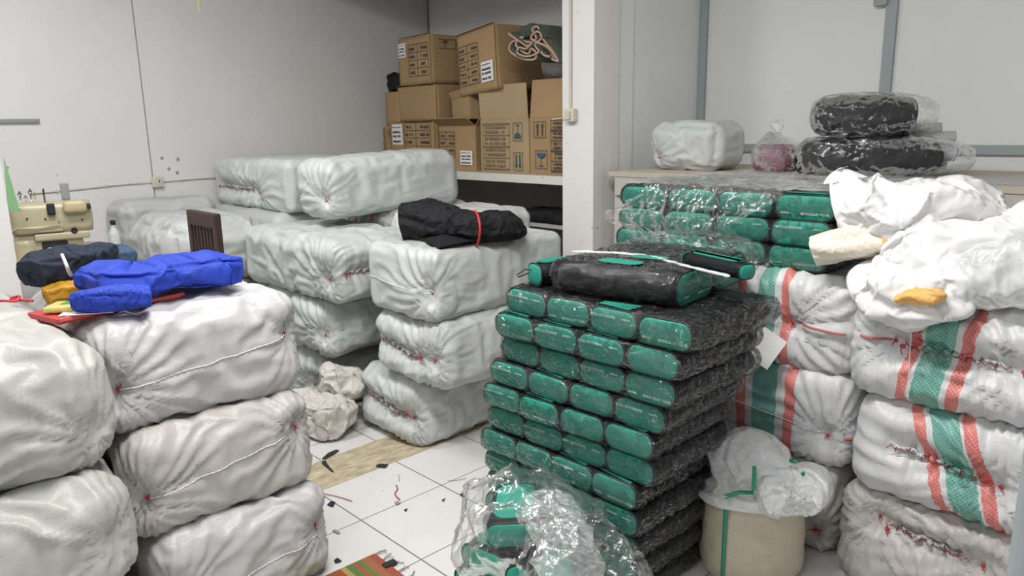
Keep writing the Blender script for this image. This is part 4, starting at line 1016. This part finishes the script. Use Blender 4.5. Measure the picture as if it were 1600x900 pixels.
for k, (px, py) in enumerate(((33, 303), (41, 299), (48, 306), (55, 296), (60, 303))):
    m = MB(); m.cyl((mx(px), .02+.01*k, mz(315)), (mx(px), .02+.01*k, mz(py-5)), .004, 10); m.cyl((mx(px), .02+.01*k-.008, mz(py)), (mx(px), .02+.01*k+.008, mz(py)), .010, 14); m.build('tension_post', m_steel if k % 2 else m_mach, SM, smooth=True)
for k, (px, py) in enumerate(((38, 322), (46, 338), (45, 402), (70, 340), (88, 346), (60, 374), (100, 372), (120, 345))):
    m = MB(); m.cyl((mx(px), -.018, mz(py)), (mx(px), -.026, mz(py)), .005, 10); m.build('screw', m_dark if k % 2 else m_steel, SM, smooth=True)
m = MB(); m.tube([(mx(14), -.06, mz(361)), (mx(30), -.05, mz(352)), (mx(60), -.045, mz(354)), (mx(90), -.045, mz(350))], .004, 6); m.build('thread_lever', m_mach, SM, smooth=True)
o = blob('plastic_bag', m_plas_h, tuple(np.array([MX+.03, MY+.15, .80])), (.16, .12, .13), 841, amp=.02, freq=12); tag(o, 'small clear plastic bag at the right foot of the sewing machine', 'plastic bag')
# green pennant beside the pillar
q = [GX(6, 246, -4.6), GX(12, 330, -4.6), GX(31, 330, -4.6)]
m = MB(); m.prism(q, (.006, 0, 0)); o = m.build('green_cloth', m_gtri); tag(o, 'narrow green triangular cloth hanging beside the left pillar', 'cloth')
bt = empty('spray_bottle', (-4.93, 1.38, .80), label='clear bottle with a dark nozzle right of the sewing machine', cat='bottle')

V, Fc = sweep([(0, 0, 0), (0, 0, .05), (0, 0, .13), (0, 0, .17), (0, 0, .19)], [(.03, .03), (.032, .032), (.032, .032), (.014, .014), (.012, .012)], n=24, m=30, amp=.0, seed=2, e=.02, up=(0, 1, 0)); mk('bottle_body', V, Fc, m_plas_w, bt)
m = MB(); m.rbox((0, 0, .20), (.03, .03, .03), .006); m.rbox((.02, 0, .205), (.04, .014, .012), .004); m.build('nozzle', m_dark, bt)

# ------------------------------------------------------------------ wall fittings
q = GX(0, 189, XW); q2 = GX(61, 189, XW); m = MB(); m.box((XW+.012, (q[1]+q2[1])/2-.1, q[2]), (.022, q2[1]-q[1]+.2, .022)); 
o = m.build('wall_bracket', m_grey); tag(o, 'grey metal angle bar fixed to the left wall', 'bracket')
for px in (36, 52, 57):
    p = GX(px, 189, XW); m = MB(); m.cyl((p[0]+.022-.0, p[1], p[2]), (p[0]+.025, p[1], p[2]), .004, 10)
    c_ = m.build('screw', m_steel, o)
so = GX(245, 284, XW); SO = empty('wall_socket', tuple(so), label='cream surface socket on the left wall joint', cat='socket')
m = MB(); m.rbox((.015, 0, 0), (.03, .075, .075), .008); m.build('socket_box', m_socket, SO)
m = MB(); m.cyl((.028, .004, 0), (.033, .004, 0), .024, 20); m.build('socket_face', m_cable, SO)
m = MB(); m.box((.034, .006, .004), (.003, .006, .016)); m.build('socket_slot', m_dark, SO)
ca = [GX(45, 303, XW), GX(120, 296, XW), GX(185, 289, XW), GX(236, 285, XW)]; cb = [GX(254, 284, XW), GX(300, 280, XW), GX(345, 277, XW), GX(400, 273, XW)]
for k, cc in enumerate((ca, cb)):
    m = MB(); pts = catmull(cc, 30); pts[:, 0] = XW+.006; m.tube(pts, .005, 6); o = m.build('wall_cable', m_cable, smooth=True); tag(o, ['white cable running left from the wall socket', 'white cable running right from the wall socket'][k], 'cable')
    m = MB()
    for f in (6, 16, 25): m.box(pts[f], (.014, .008, .018))
    m.build('cable_clip', m_socket, o)
# conduit and junction box on the pillar
px_, yp = -2.71, 3.13
jq = GY(893, 180, yp-.01); jx = jq[0]
m = MB(); m.cyl((GY(894, 0, yp)[0], yp-.008, 3.1), (GY(893, 170, yp)[0], yp-.008, jq[2]), .006, 8); m.cyl((GY(894, 0, yp)[0]-.009, yp-.006, 3.1), (GY(893, 170, yp)[0]-.009, yp-.006, jq[2]), .004, 8)
o = m.build('pillar_conduit', m_cable, smooth=True); tag(o, 'cream cable running down the pillar to its switch box', 'cable')
m = MB(); m.rbox((0, -.012, 0), (.07, .035, .07), .006); JB = m.build('switch_box', m_socket, None, (jx, yp-.006, jq[2])); tag(JB, 'small cream switch box on the pillar beside the boxes', 'switch box')
m = MB(); m.rbox((0, -.034, 0), (.03, .012, .045), .003); m.build('rocker', m_cable, JB)
m = MB(); m.cyl((-.03, -.012, -.012), (-.14, -.008, -.02), .0035, 8); m.build('side_cable', m_socket, JB, smooth=True)
# lime strap hanging from above
q = GX(303, 0, -4.6); q2 = GX(311, 18, -4.6); m = MB(); m.prism([q+np.array([0, -.006, 1.0-.0]), q+np.array([0, .010, 1.0]), q2+np.array([0, .004, 0]), q2+np.array([0, -.004, 0])], (.003, 0, 0)); o = m.build('hanging_strap', m_lime); tag(o, 'thin lime green strap hanging at the top of the left wall', 'strap')
for v in o.data.vertices:
    if v.co.z > 2.9: v.co.z = 3.198

# ------------------------------------------------------------------ alcove shelf and cartons
SZ = 1.235
SH = empty('wall_shelf', ((XW-2.82)/2, 3.75, 0), label='deep painted shelf in the alcove carrying the cartons', cat='shelf')
LW = -XW-2.82-.01
MB().box((0, 0, SZ-.012), (LW, .86, .024)).build('shelf_board', m_ply, SH)
MB().box((0, -.435, SZ-.026), (LW, .022, .05)).build('front_edge', m_shelf, SH)
for sx_ in (-1, 1): MB().box((sx_*(LW/2-.03), .1, SZ/2-.02), (.05, .6, SZ-.04)).build('support', m_board, SH)
MB().box((LW*.5-.55, .02, .915), (1.0, .80, .02)).build('lower_board', m_board, SH)
o = blob('black_cloth', m_blk2, (GY(880, 372, 3.5)[0]-.06, 3.52, .927), (.46, .22, .07), 851, amp=.006, freq=5, sim=dict(grow=.25, bend=.5, pin=.05, pst=3, frames=10)); tag(o, 'flat pile of black cloth in the dark below the shelf', 'cloth')

def textbars(m, x, z, w, h, y, rr, n=4):
    cx = x
    while cx < x+w:
        ww = rr.uniform(.4, .9)*h
        if cx+ww > x+w: break
        if rr.random() < .88:
            m.box((cx+ww/2, y, z+rr.uniform(-.1, .1)*h), (ww*.8, .001, h*rr.uniform(.7, 1)))
        cx += ww
def carton(nc, W, D, H, rz, lab, seed, prints=(), flaps=(), label=None, mat=None, ry=0, rx=0, group='cartons on the alcove shelf', tape=True):
    """nc: near bottom corner (local +W/2, -D/2, 0)"""
    mat = mat or m_card; rzr = radians(rz); R = Matrix.Rotation(rzr, 3, 'Z') @ Matrix.Rotation(radians(ry), 3, 'Y') @ Matrix.Rotation(radians(rx), 3, 'X')
    off = R @ Vector((W/2, -D/2, 0)); loc = Vector(nc)-off
    o = empty('cardboard_box', loc, R.to_euler(), lab, 'box', group); rr = random.Random(seed); t = .006
    if flaps:
        m = MB(); m.box((0, -D/2+t/2, H/2), (W, t, H)); m.box((0, D/2-t/2, H/2), (W, t, H)); m.box((-W/2+t/2, 0, H/2), (t, D-2*t, H)); m.box((W/2-t/2, 0, H/2), (t, D-2*t, H)); m.box((0, 0, t/2), (W-2*t, D-2*t, t))
        m.build('box_body', mat, o)
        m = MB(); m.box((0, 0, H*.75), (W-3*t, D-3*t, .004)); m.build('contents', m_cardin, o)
    else:
        P, Fc, U = gridbox(W, D, H, .03); h = np.array([W, D, H])/2; p, n = rounded(P, h, .006); u = P/h; k = 1-u*u
        p = p+n*(.006*(np.abs(n[:, 0])*k[:, 1]*k[:, 2]+np.abs(n[:, 1])*k[:, 0]*k[:, 2])+.003*pn(p*7, seed))[:, None]
        mk('box_body', p+np.array([0, 0, H/2]), Fc, mat, o)
    for (side, ang_, ln_) in flaps:
        a_ = radians(ang_); m = MB()
        if side == 'f': Rm = Matrix.Rotation(a_, 3, 'X'); c = Vector((0, -D/2, H))+Rm @ Vector((0, 0, ln_/2)); m.box(c, (W*.98, .005, ln_), Rm)
        if side == 'b': Rm = Matrix.Rotation(-a_, 3, 'X'); c = Vector((0, D/2, H))+Rm @ Vector((0, 0, ln_/2)); m.box(c, (W*.98, .005, ln_), Rm)
        if side == 'l': Rm = Matrix.Rotation(-a_, 3, 'Y'); c = Vector((-W/2, 0, H))+Rm @ Vector((0, 0, ln_/2)); m.box(c, (.005, D*.98, ln_), Rm)
        if side == 'r': Rm = Matrix.Rotation(a_, 3, 'Y'); c = Vector((W/2, 0, H))+Rm @ Vector((0, 0, ln_/2)); m.box(c, (.005, D*.98, ln_), Rm)
        m.build('flap', mat, o)
    yf = -D/2-.0085
    for pr in prints:
        kind, x0, x1, z0, z1 = pr[:5]; im = pr[5] if len(pr) > 5 else m_print; m = MB()
        X0, X1, Z0, Z1 = -W/2+x0*W, -W/2+x1*W, z0*H, z1*H
        if kind == 'table':
            rows = pr[6] if len(pr) > 6 else 5
            for k in range(rows+1): m.box(((X0+X1)/2, yf, Z0+(Z1-Z0)*k/rows), (X1-X0, .001, .003))
            for xx in (X0, X0+(X1-X0)*.45, X1): m.box((xx, yf, (Z0+Z1)/2), (.003, .001, Z1-Z0))
            for k in range(rows):
                zc_ = Z0+(Z1-Z0)*(k+.45)/rows; h_ = (Z1-Z0)/rows*.36
                textbars(m, X0+.01, zc_, (X1-X0)*.3, h_, yf, rr); textbars(m, X0+(X1-X0)*.62, zc_, (X1-X0)*.34, h_, yf, rr)
        elif kind == 'lines':
            rows = pr[6]
            for xx in (X0, X1): m.box((xx, yf, (Z0+Z1)/2), (.003, .001, Z1-Z0))
            for k in range(rows+1): m.box(((X0+X1)/2, yf, Z0+(Z1-Z0)*k/rows), (X1-X0, .001, .004 if k % 2 else .010))
            for k in range(rows):
                for s_ in (.3, .7): textbars(m, X0+.02, Z0+(Z1-Z0)*(k+s_)/rows, (X1-X0)*.8, (Z1-Z0)/rows*.24, yf, rr)
        elif kind in ('arrows', 'arrowsdown'):
            sg = 1 if kind == 'arrows' else -1; zc_ = (Z0+Z1)/2; hh = (Z1-Z0)*.8
            for xx in (X0+(X1-X0)*.3, X0+(X1-X0)*.7):
                m.box((xx, yf, zc_-sg*hh*.1), (.010, .001, hh*.75)); m.prism([(xx-.012, yf, zc_+sg*hh*.25), (xx+.012, yf, zc_+sg*hh*.25), (xx, yf, zc_+sg*hh*.5)], (0, -.001, 0))
            for zb in (Z0, Z1): m.box(((X0+X1)/2, yf, zb), (X1-X0, .001, .003))
            for xb in (X0, X1): m.box((xb, yf, (Z0+Z1)/2), (.003, .001, Z1-Z0))
        elif kind in ('glass', 'glassdown'):
            sg = 1 if kind == 'glass' else -1; xc_ = (X0+X1)/2; hh = Z1-Z0; zc_ = (Z0+Z1)/2; w_ = (X1-X0)*.36
            m.prism([(xc_+w_*cos(t_)*1.0, yf, zc_+sg*hh*.36-sg*abs(sin(t_))*hh*.30) for t_ in np.linspace(0, pi, 12)], (0, -.001, 0))
            m.box((xc_, yf, zc_-sg*hh*.12), (.003, .001, hh*.4)); m.box((xc_, yf, zc_-sg*hh*.36), (w_, .001, .006))
            for zb in (Z0, Z1): m.box((xc_, yf, zb), (X1-X0, .001, .003))
            for xb in (X0, X1): m.box((xb, yf, zc_), (.003, .001, hh))
        elif kind == 'sidemark':
            xf = W/2+.0085
            m.box((xf, -D*.1, H*.72), (.001, D*.5, .003)); m.box((xf, -D*.1, H*.9), (.001, D*.5, .003))
            m.prism([(xf, -D*.28, H*.84), (xf, -D*.12, H*.84), (xf, -D*.16, H*.87), (xf, -D*.2, H*.885), (xf, -D*.24, H*.87)], (.001, 0, 0)); m.box((xf, -D*.2, H*.80), (.001, .006, H*.09))
            for s_ in (-1, 1): m.box((xf, D*.05, H*.81), (.001, .007, H*.14), Matrix.Rotation(s_*.5, 3, 'X'))
        m.build('printed_marks', im, o)
    if label:
        x0, x1, z0, z1 = label; X0, X1, Z0, Z1 = -W/2+x0*W, -W/2+x1*W, z0*H, z1*H
        m = MB(); m.box(((X0+X1)/2, yf-.001, (Z0+Z1)/2), (X1-X0, .0012, Z1-Z0)); lb = m.build('shipping_label', m_paper, o)
        m = MB()
        for k, f in enumerate((.85, .62, .42, .16)): textbars(m, X0+.008, Z0+(Z1-Z0)*f, (X1-X0)*.8, (Z1-Z0)*(.05 if k == 0 else .11), yf-.0025, rr)
        m.build('label_print', m_print, lb)
    if tape and not flaps:
        m = MB(); m.box((W/2-.004, -D/2-.0075, H/2), (.014, .001, H*.99)); m.box((0, -D/2-.0, H+.005), (W*.98, .03, .001)); m.build('tape', m_tape, o)
    return o
YB = 3.42
def nc(px, py, y=YB): return GY(px, py, y)
b5 = nc(752, 268); b6 = nc(828, 272)
zf = SZ+.001
h78 = nc(800, 186)[2]-zf
carton((b6[0]-.004, YB, zf), float(b6[0]-b5[0])-.008, .40, h78, 0, 'open topped carton with blue downward arrows, third along the shelf front', 901,
       prints=(('lines', .06, .62, .06, .92, m_ink3, 4), ('arrowsdown', .70, .88, .05, .38, m_ink2), ('glassdown', .70, .88, .60, .93, m_ink2)), flaps=(('f', 4, .22), ('b', 10, .20), ('l', -60, .2)), mat=m_card2)
carton((-2.84, YB, zf), float(-2.84-b6[0])-.004, .40, h78+.005, 0, 'open topped carton with dark upward arrows next to the pillar', 902,
       prints=(('arrows', .08, .28, .65, .93, m_print), ('glass', .10, .30, .10, .42, m_ink2), ('lines', .36, .98, .06, .95, m_print, 5)), flaps=(('f', -6, .23), ('b', 8, .2), ('r', -70, .2)), mat=m_card)
p = nc(746, 264); pl = nc(687, 262)
carton((p[0]-.01, YB, zf), float(p[0]-pl[0])-.02, .38, nc(715, 196)[2]-zf, 0, 'carton with a white label at its lower right and open top flap', 903,
       prints=(('table', .02, .45, .05, .86, m_print, 5),), label=(.60, .93, .12, .44), flaps=(('f', 60, .10), ('b', -10, .14), ('r', 40, .12)))
p = nc(683, 266, YB+.03); pl = nc(612, 262, YB+.03); z2 = nc(650, 190, YB+.03)[2]
carton((p[0]-.01, YB+.03, zf), float(p[0]-pl[0])-.01, .40, z2-zf, 0, 'carton with a white label at its left above the long sack', 904,
       prints=(('table', .36, .92, .15, .98, m_print, 5),), label=(.08, .32, .50, .95))
p3 = nc(683, 190, YB+.03); pl = nc(617, 190, YB+.03); z3 = nc(650, 133, YB+.03)[2]
carton((p3[0]-.005, YB+.035, z2+.002), float(p3[0]-pl[0])-.01, .30, z3-z2-.004, -3, 'plain unprinted carton in the middle of the left column', 905)
p = nc(673, 132); pl = nc(617, 132); z4 = nc(672, 50)[2]
carton((p[0], YB+.01, z3+.002), .46, .40, z4-z3-.01, -6, 'top left carton with a white label at its upper corner', 906,
       prints=(('table', .36, .96, .18, .84, m_print, 4), ('sidemark', 0, 0, 0, 0)), label=(.04, .28, .60, .90))
p = nc(612, 190); carton((nc(617, 180)[0]-.02, YB+.06, 1.55), .20, .3, nc(600, 143)[2]-1.55, -3, 'small plain carton at the far left of the shelf pile', 907, tape=False)
pl = nc(590, 228)
o = carton((nc(612, 228)[0]-.015, YB+.05, zf), .17, .34, 1.548-zf, -2, 'carton with ribbed corrugated edge at the far left of the shelf', 908, tape=False, prints=(('arrows', .45, .98, .74, .93, m_ink2),))
m = MB()
for k in range(14): m.box((-.066, -.178, .03+k*.0205), (.032, .006, .005), Matrix.Rotation(.25, 3, 'Y'))
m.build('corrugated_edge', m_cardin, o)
p = nc(752, 196); 
carton((nc(735, 192)[0], YB+.005, nc(715, 193)[2]+.03), .26, .24, .165, -12, 'small crushed carton with gaping flap wedged above the labelled carton', 909, flaps=(('f', 20, .05), ('b', 35, .12), ('l', 25, .06)), ry=-6, mat=m_card)
p = nc(780, 138, YB-.05)
carton((p[0], YB-.06, p[2]), .47, .42, nc(772, 36, YB-.05)[2]-p[2], -9, 'large tilted carton with a white label, topmost near the pillar', 910,
       prints=(('table', .06, .58, .16, .80, m_print, 5),), label=(.64, .94, .14, .46), ry=-4.5)
# support carton behind the tilted one
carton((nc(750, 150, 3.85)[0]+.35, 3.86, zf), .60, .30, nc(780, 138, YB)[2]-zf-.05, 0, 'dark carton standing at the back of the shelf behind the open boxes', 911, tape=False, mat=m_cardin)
# rolled mottled rug with pink edges, seen end on
RG = empty('rolled_rug', tuple(nc(840, 80, 3.28)), label='rolled mottled rug with wavy pink edges on top of the cartons', cat='rug')
oc = np.array(RG.location)
prof = [(795, 52), (806, 60), (818, 58), (800, 66), (796, 78), (808, 88), (822, 93), (836, 92), (838, 82), (830, 76), (826, 84), (816, 80), (806, 70), (812, 62), (826, 66), (838, 60), (832, 46), (840, 42), (845, 54), (852, 66), (864, 80), (872, 94), (866, 90), (856, 76), (846, 68), (842, 74), (850, 86), (860, 88)]
pts = np.array([nc(px, py, 3.28) for px, py in prof])-oc; pts = catmull(pts, 150)
V = []; Fs = []
for i, q in enumerate(pts):
    for j, dy in enumerate((0, .10, .22, .34)): V.append(q+np.array([.012*sin(j*2+i*.1)+dy*.25, dy, .01*sin(j+i*.08)]))
    if i:
        for j in range(3): Fs.append(((i-1)*4+j, i*4+j, i*4+j+1, (i-1)*4+j+1))
rug = mk('rug_cloth', V, Fs, m_rug, RG); sm = rug.modifiers.new('thick', 'SOLIDIFY'); sm.thickness = .012; sm.offset = 0
m = MB(); m.tube(pts, .0065, 6); m.build('pink_edge', m_pinkedge, RG, smooth=True)
prof = [(800, 56), (814, 66), (824, 72), (832, 66), (822, 76), (812, 74), (808, 82), (820, 88), (834, 86), (842, 80), (836, 70), (846, 60), (842, 50), (834, 52), (830, 60), (840, 66), (856, 74), (868, 88), (872, 96), (862, 92)]
p2 = catmull(np.array([nc(px, py, 3.27) for px, py in prof])-oc, 110)
V = []; Fs = []
for i, q in enumerate(p2):
    for j, dy in enumerate((0, .10, .22, .34)): V.append(q+np.array([.012*sin(j*2+i*.13)+dy*.25, dy, .01*cos(j+i*.1)]))
    if i:
        for j in range(3): Fs.append(((i-1)*4+j, i*4+j, i*4+j+1, (i-1)*4+j+1))
rug = mk('rug_cloth', V, Fs, m_rug, RG); sm = rug.modifiers.new('thick', 'SOLIDIFY'); sm.thickness = .010; sm.offset = 0
m = MB(); m.tube(p2, .006, 6); m.build('pink_edge', m_pinkedge, RG, smooth=True)
V, Fc = sweep([nc(825, 60, 3.34)-oc, nc(845, 62, 3.48)-oc, nc(870, 70, 3.62)-oc], [(.09, .07), (.13, .09), (.14, .09)], amp=.012, freq=9, seed=31); mk('rug_body', V, Fc, m_rug, RG)
q = GY(862, 125, 3.5); o = blob('fabric_pack', m_greysheet, (q[0], 3.62, q[2]), (.24, .3, .2), 861, amp=.015, freq=8); tag(o, 'grey film covered pack between the rug and the pillar', 'pack')
q = nc(603, 143); o = blob('black_cloth', m_blk2, (q[0]+.02, YB+.18, q[2]+.002), (.26, .2, .13), 862, amp=.035, freq=8); tag(o, 'black cloth draped on the small carton at the far left', 'cloth')
q = nc(600, 118); o = blob('plastic_bag', m_sheet, (q[0]+.05, YB+.36, 1.9), (.22, .18, .32), 863, amp=.03, freq=7); tag(o, 'greyish translucent bag behind the top left carton', 'plastic bag')

# ------------------------------------------------------------------ white paper tag, floor scraps, mat
q = G(1196, 545, .78)
m = MB(); m.box((0, 0, 0), (.10, .002, .12)); o = m.build('paper_tag', m_paper, None, tuple(GY(1195, 543, 2.36)), (radians(-12), radians(28), radians(8))); tag(o, 'white card tag between the front green stack and the striped sack', 'tag')
mat_ = {'black': m_dark, 'navy': m_navy, 'grey': simple('scrap_grey', (.30, .29, .27), .8), 'red': simple('scrap_red', (.42, .07, .08), .6), 'thread': m_dark}
def scrap(pix, mat, lab, name='fabric_scrap', cat='scrap', z=.004):
    P_ = [G(px, py, z) for px, py in pix]; c = np.mean(P_, axis=0); m = MB(); m.prism([p-c for p in P_], (0, 0, .0025)); o = m.build(name, mat, None, c); tag(o, lab, cat, 'scraps on the tiled floor'); return o
scrap([(503, 717), (513, 708), (525, 703), (530, 704), (522, 710), (508, 718)], m_dark, 'black leaf shaped fabric scrap at the edge of the beige strip')
scrap([(503, 721), (509, 720), (512, 726), (522, 738), (519, 738), (508, 729), (503, 725)], m_dark, 'black arrow shaped scrap on the beige strip')
scrap([(588, 727), (594, 725), (607, 726), (602, 731), (588, 730)], m_dark, 'black rectangular scrap at the right of the beige strip')
scrap([(471, 732), (475, 730), (479, 735), (475, 736)], m_dark, 'tiny black scrap at the left end of the beige strip')
scrap([(511, 789), (518, 783), (524, 785), (520, 792)], m_navy, 'dark blue scrap at the near edge of the tiles by the red thread')
scrap([(522, 876), (527, 872), (534, 877), (524, 880)], m_navy, 'dark blue scrap above the woven mat')
scrap([(519, 829), (524, 828), (532, 833), (527, 834)], mat_['grey'], 'grey scrap on the tile joint at the left')
scrap([(616, 785), (622, 783), (626, 786), (620, 789)], mat_['grey'], 'pale grey scrap beside the zigzag red thread')
scrap([(631, 797), (637, 795), (634, 799)], m_dark, 'small black scrap right of the zigzag thread')
scrap([(690, 782), (696, 779), (693, 783)], m_dark, 'small black curl on the right tile')
scrap([(719, 772), (724, 771), (725, 775), (721, 776)], m_dark, 'black speck scrap near the foreground plastic bag')
scrap([(500, 895), (505, 889), (508, 888), (503, 896)], mat_['grey'], 'grey curl left of the woven mat')
def thread_(pix, mat, lab, r=.0018):
    P_ = catmull([G(px, py, .005) for px, py in pix], 16); c = P_.mean(axis=0); m = MB(); m.tube(P_-c, r, 5); o = m.build('loose_thread', mat, None, c, smooth=True); tag(o, lab, 'thread', 'loose threads on the floor')
thread_([(504, 771), (528, 776), (550, 783)], mat_['red'], 'long red thread on the tile below the beige strip')
thread_([(619, 758), (621, 764), (617, 772), (625, 781)], mat_['red'], 'short zigzag red thread on the middle tile', .0025)
thread_([(700, 751), (715, 750), (729, 747)], mat_['red'], 'faint red thread near the tile joint at the right', .0012)
thread_([(622, 741), (624, 747), (623, 751)], mat_['grey'], 'thin grey thread above the zigzag red one', .0012)
# woven striped mat
def matmat():
    m, nt, b = newmat('woven_mat'); tc = N(nt, 'ShaderNodeTexCoord'); sx = N(nt, 'ShaderNodeSeparateXYZ'); nt.links.new(tc.outputs['Object'], sx.inputs[0])
    r = N(nt, 'ShaderNodeValToRGB'); r.color_ramp.interpolation = 'CONSTANT'
    nt.links.new(mathn(nt, 'MULTIPLY', mathn(nt, 'MULTIPLY', sx.outputs[0], -1.0), 2.5), r.inputs[0])
    cs = [(0, (0.3, 0.042, 0.03)), (.08, (0.288, 0.096, 0.042)), (.16, (0.06, 0.156, 0.03)), (.20, (0.3, 0.06, 0.03)), (.25, (0.054, 0.15, 0.03)), (.31, (.34, .26, .08)), (.36, (0.276, 0.036, 0.024)), (.50, (.07, .22, .08)), (.54, (0.276, 0.036, 0.024)), (.58, (.34, .27, .09)), (.66, (.04, .035, .02)), (.69, (.34, .27, .09)), (.82, (.05, .04, .02)), (.86, (.34, .27, .09))]
    el = r.color_ramp.elements
    el[0].position = 0; el[0].color = col(cs[0][1]); el[1].position = cs[1][0]; el[1].color = col(cs[1][1])
    for p_, c_ in cs[2:]:
        e_ = el.new(p_); e_.color = col(c_)
    wv = N(nt, 'ShaderNodeTexChecker', Scale=220.0); nt.links.new(tc.outputs['Object'], wv.inputs['Vector'])
    nt.links.new(mixc(nt, mathn(nt, 'MULTIPLY', wv.outputs['Fac'], .25), r.outputs[0], (.35, .28, .10)), b.inputs['Base Color']); b.inputs['Roughness'].default_value = .7
    return m
c0 = G(586, 867, 0); c1 = G(620, 897, 0); c2 = G(515, 899, 0)
ang = atan2((c0-c2)[1], (c0-c2)[0])
WM = empty('woven_mat', (c0[0], c0[1], .001), (0, 0, ang), 'red green and yellow woven mat with loose fringe on the floor', 'mat')
m = MB(); m.rbox((-.19, -.14, .004), (.38, .28, .007), .003); m.build('mat_weave', matmat(), WM)
m = MB()
for k in range(6):
    y_ = -.005-k*.05; m.tube([(0, y_, .005), (.02, y_+.008*sin(k), .008), (.045, y_+.02*sin(k*2.1), .003)], .002, 5)
    m.tube([(0, y_, .005), (.018, y_-.008, .010), (.038, y_-.016*cos(k), .004)], .0016, 5)
m.build('fringe', mat_['grey'], WM, smooth=True)
m = MB(); m.rbox((.0, -.10, .010), (.05, .03, .01), .004); o = m.build('black_tab', m_dark, WM)
# grey post at the right edge
q = G(1592, 900, .5)
PO = empty('grey_post', (-.234, 1.5, 0), label='grey metal post standing at the bottom right corner', cat='post')
MB().rbox((0, 0, 1.0), (.03, .03, 2.0), .003).build('upright', m_batten, PO)
MB().box((0, 0, .004), (.08, .08, .008)).build('base_plate', m_batten, PO)
MB().rbox((0, 0, 2.005), (.032, .032, .012), .004).build('end_cap', m_batten, PO)
bpy.data.scenes.remove(SIM)
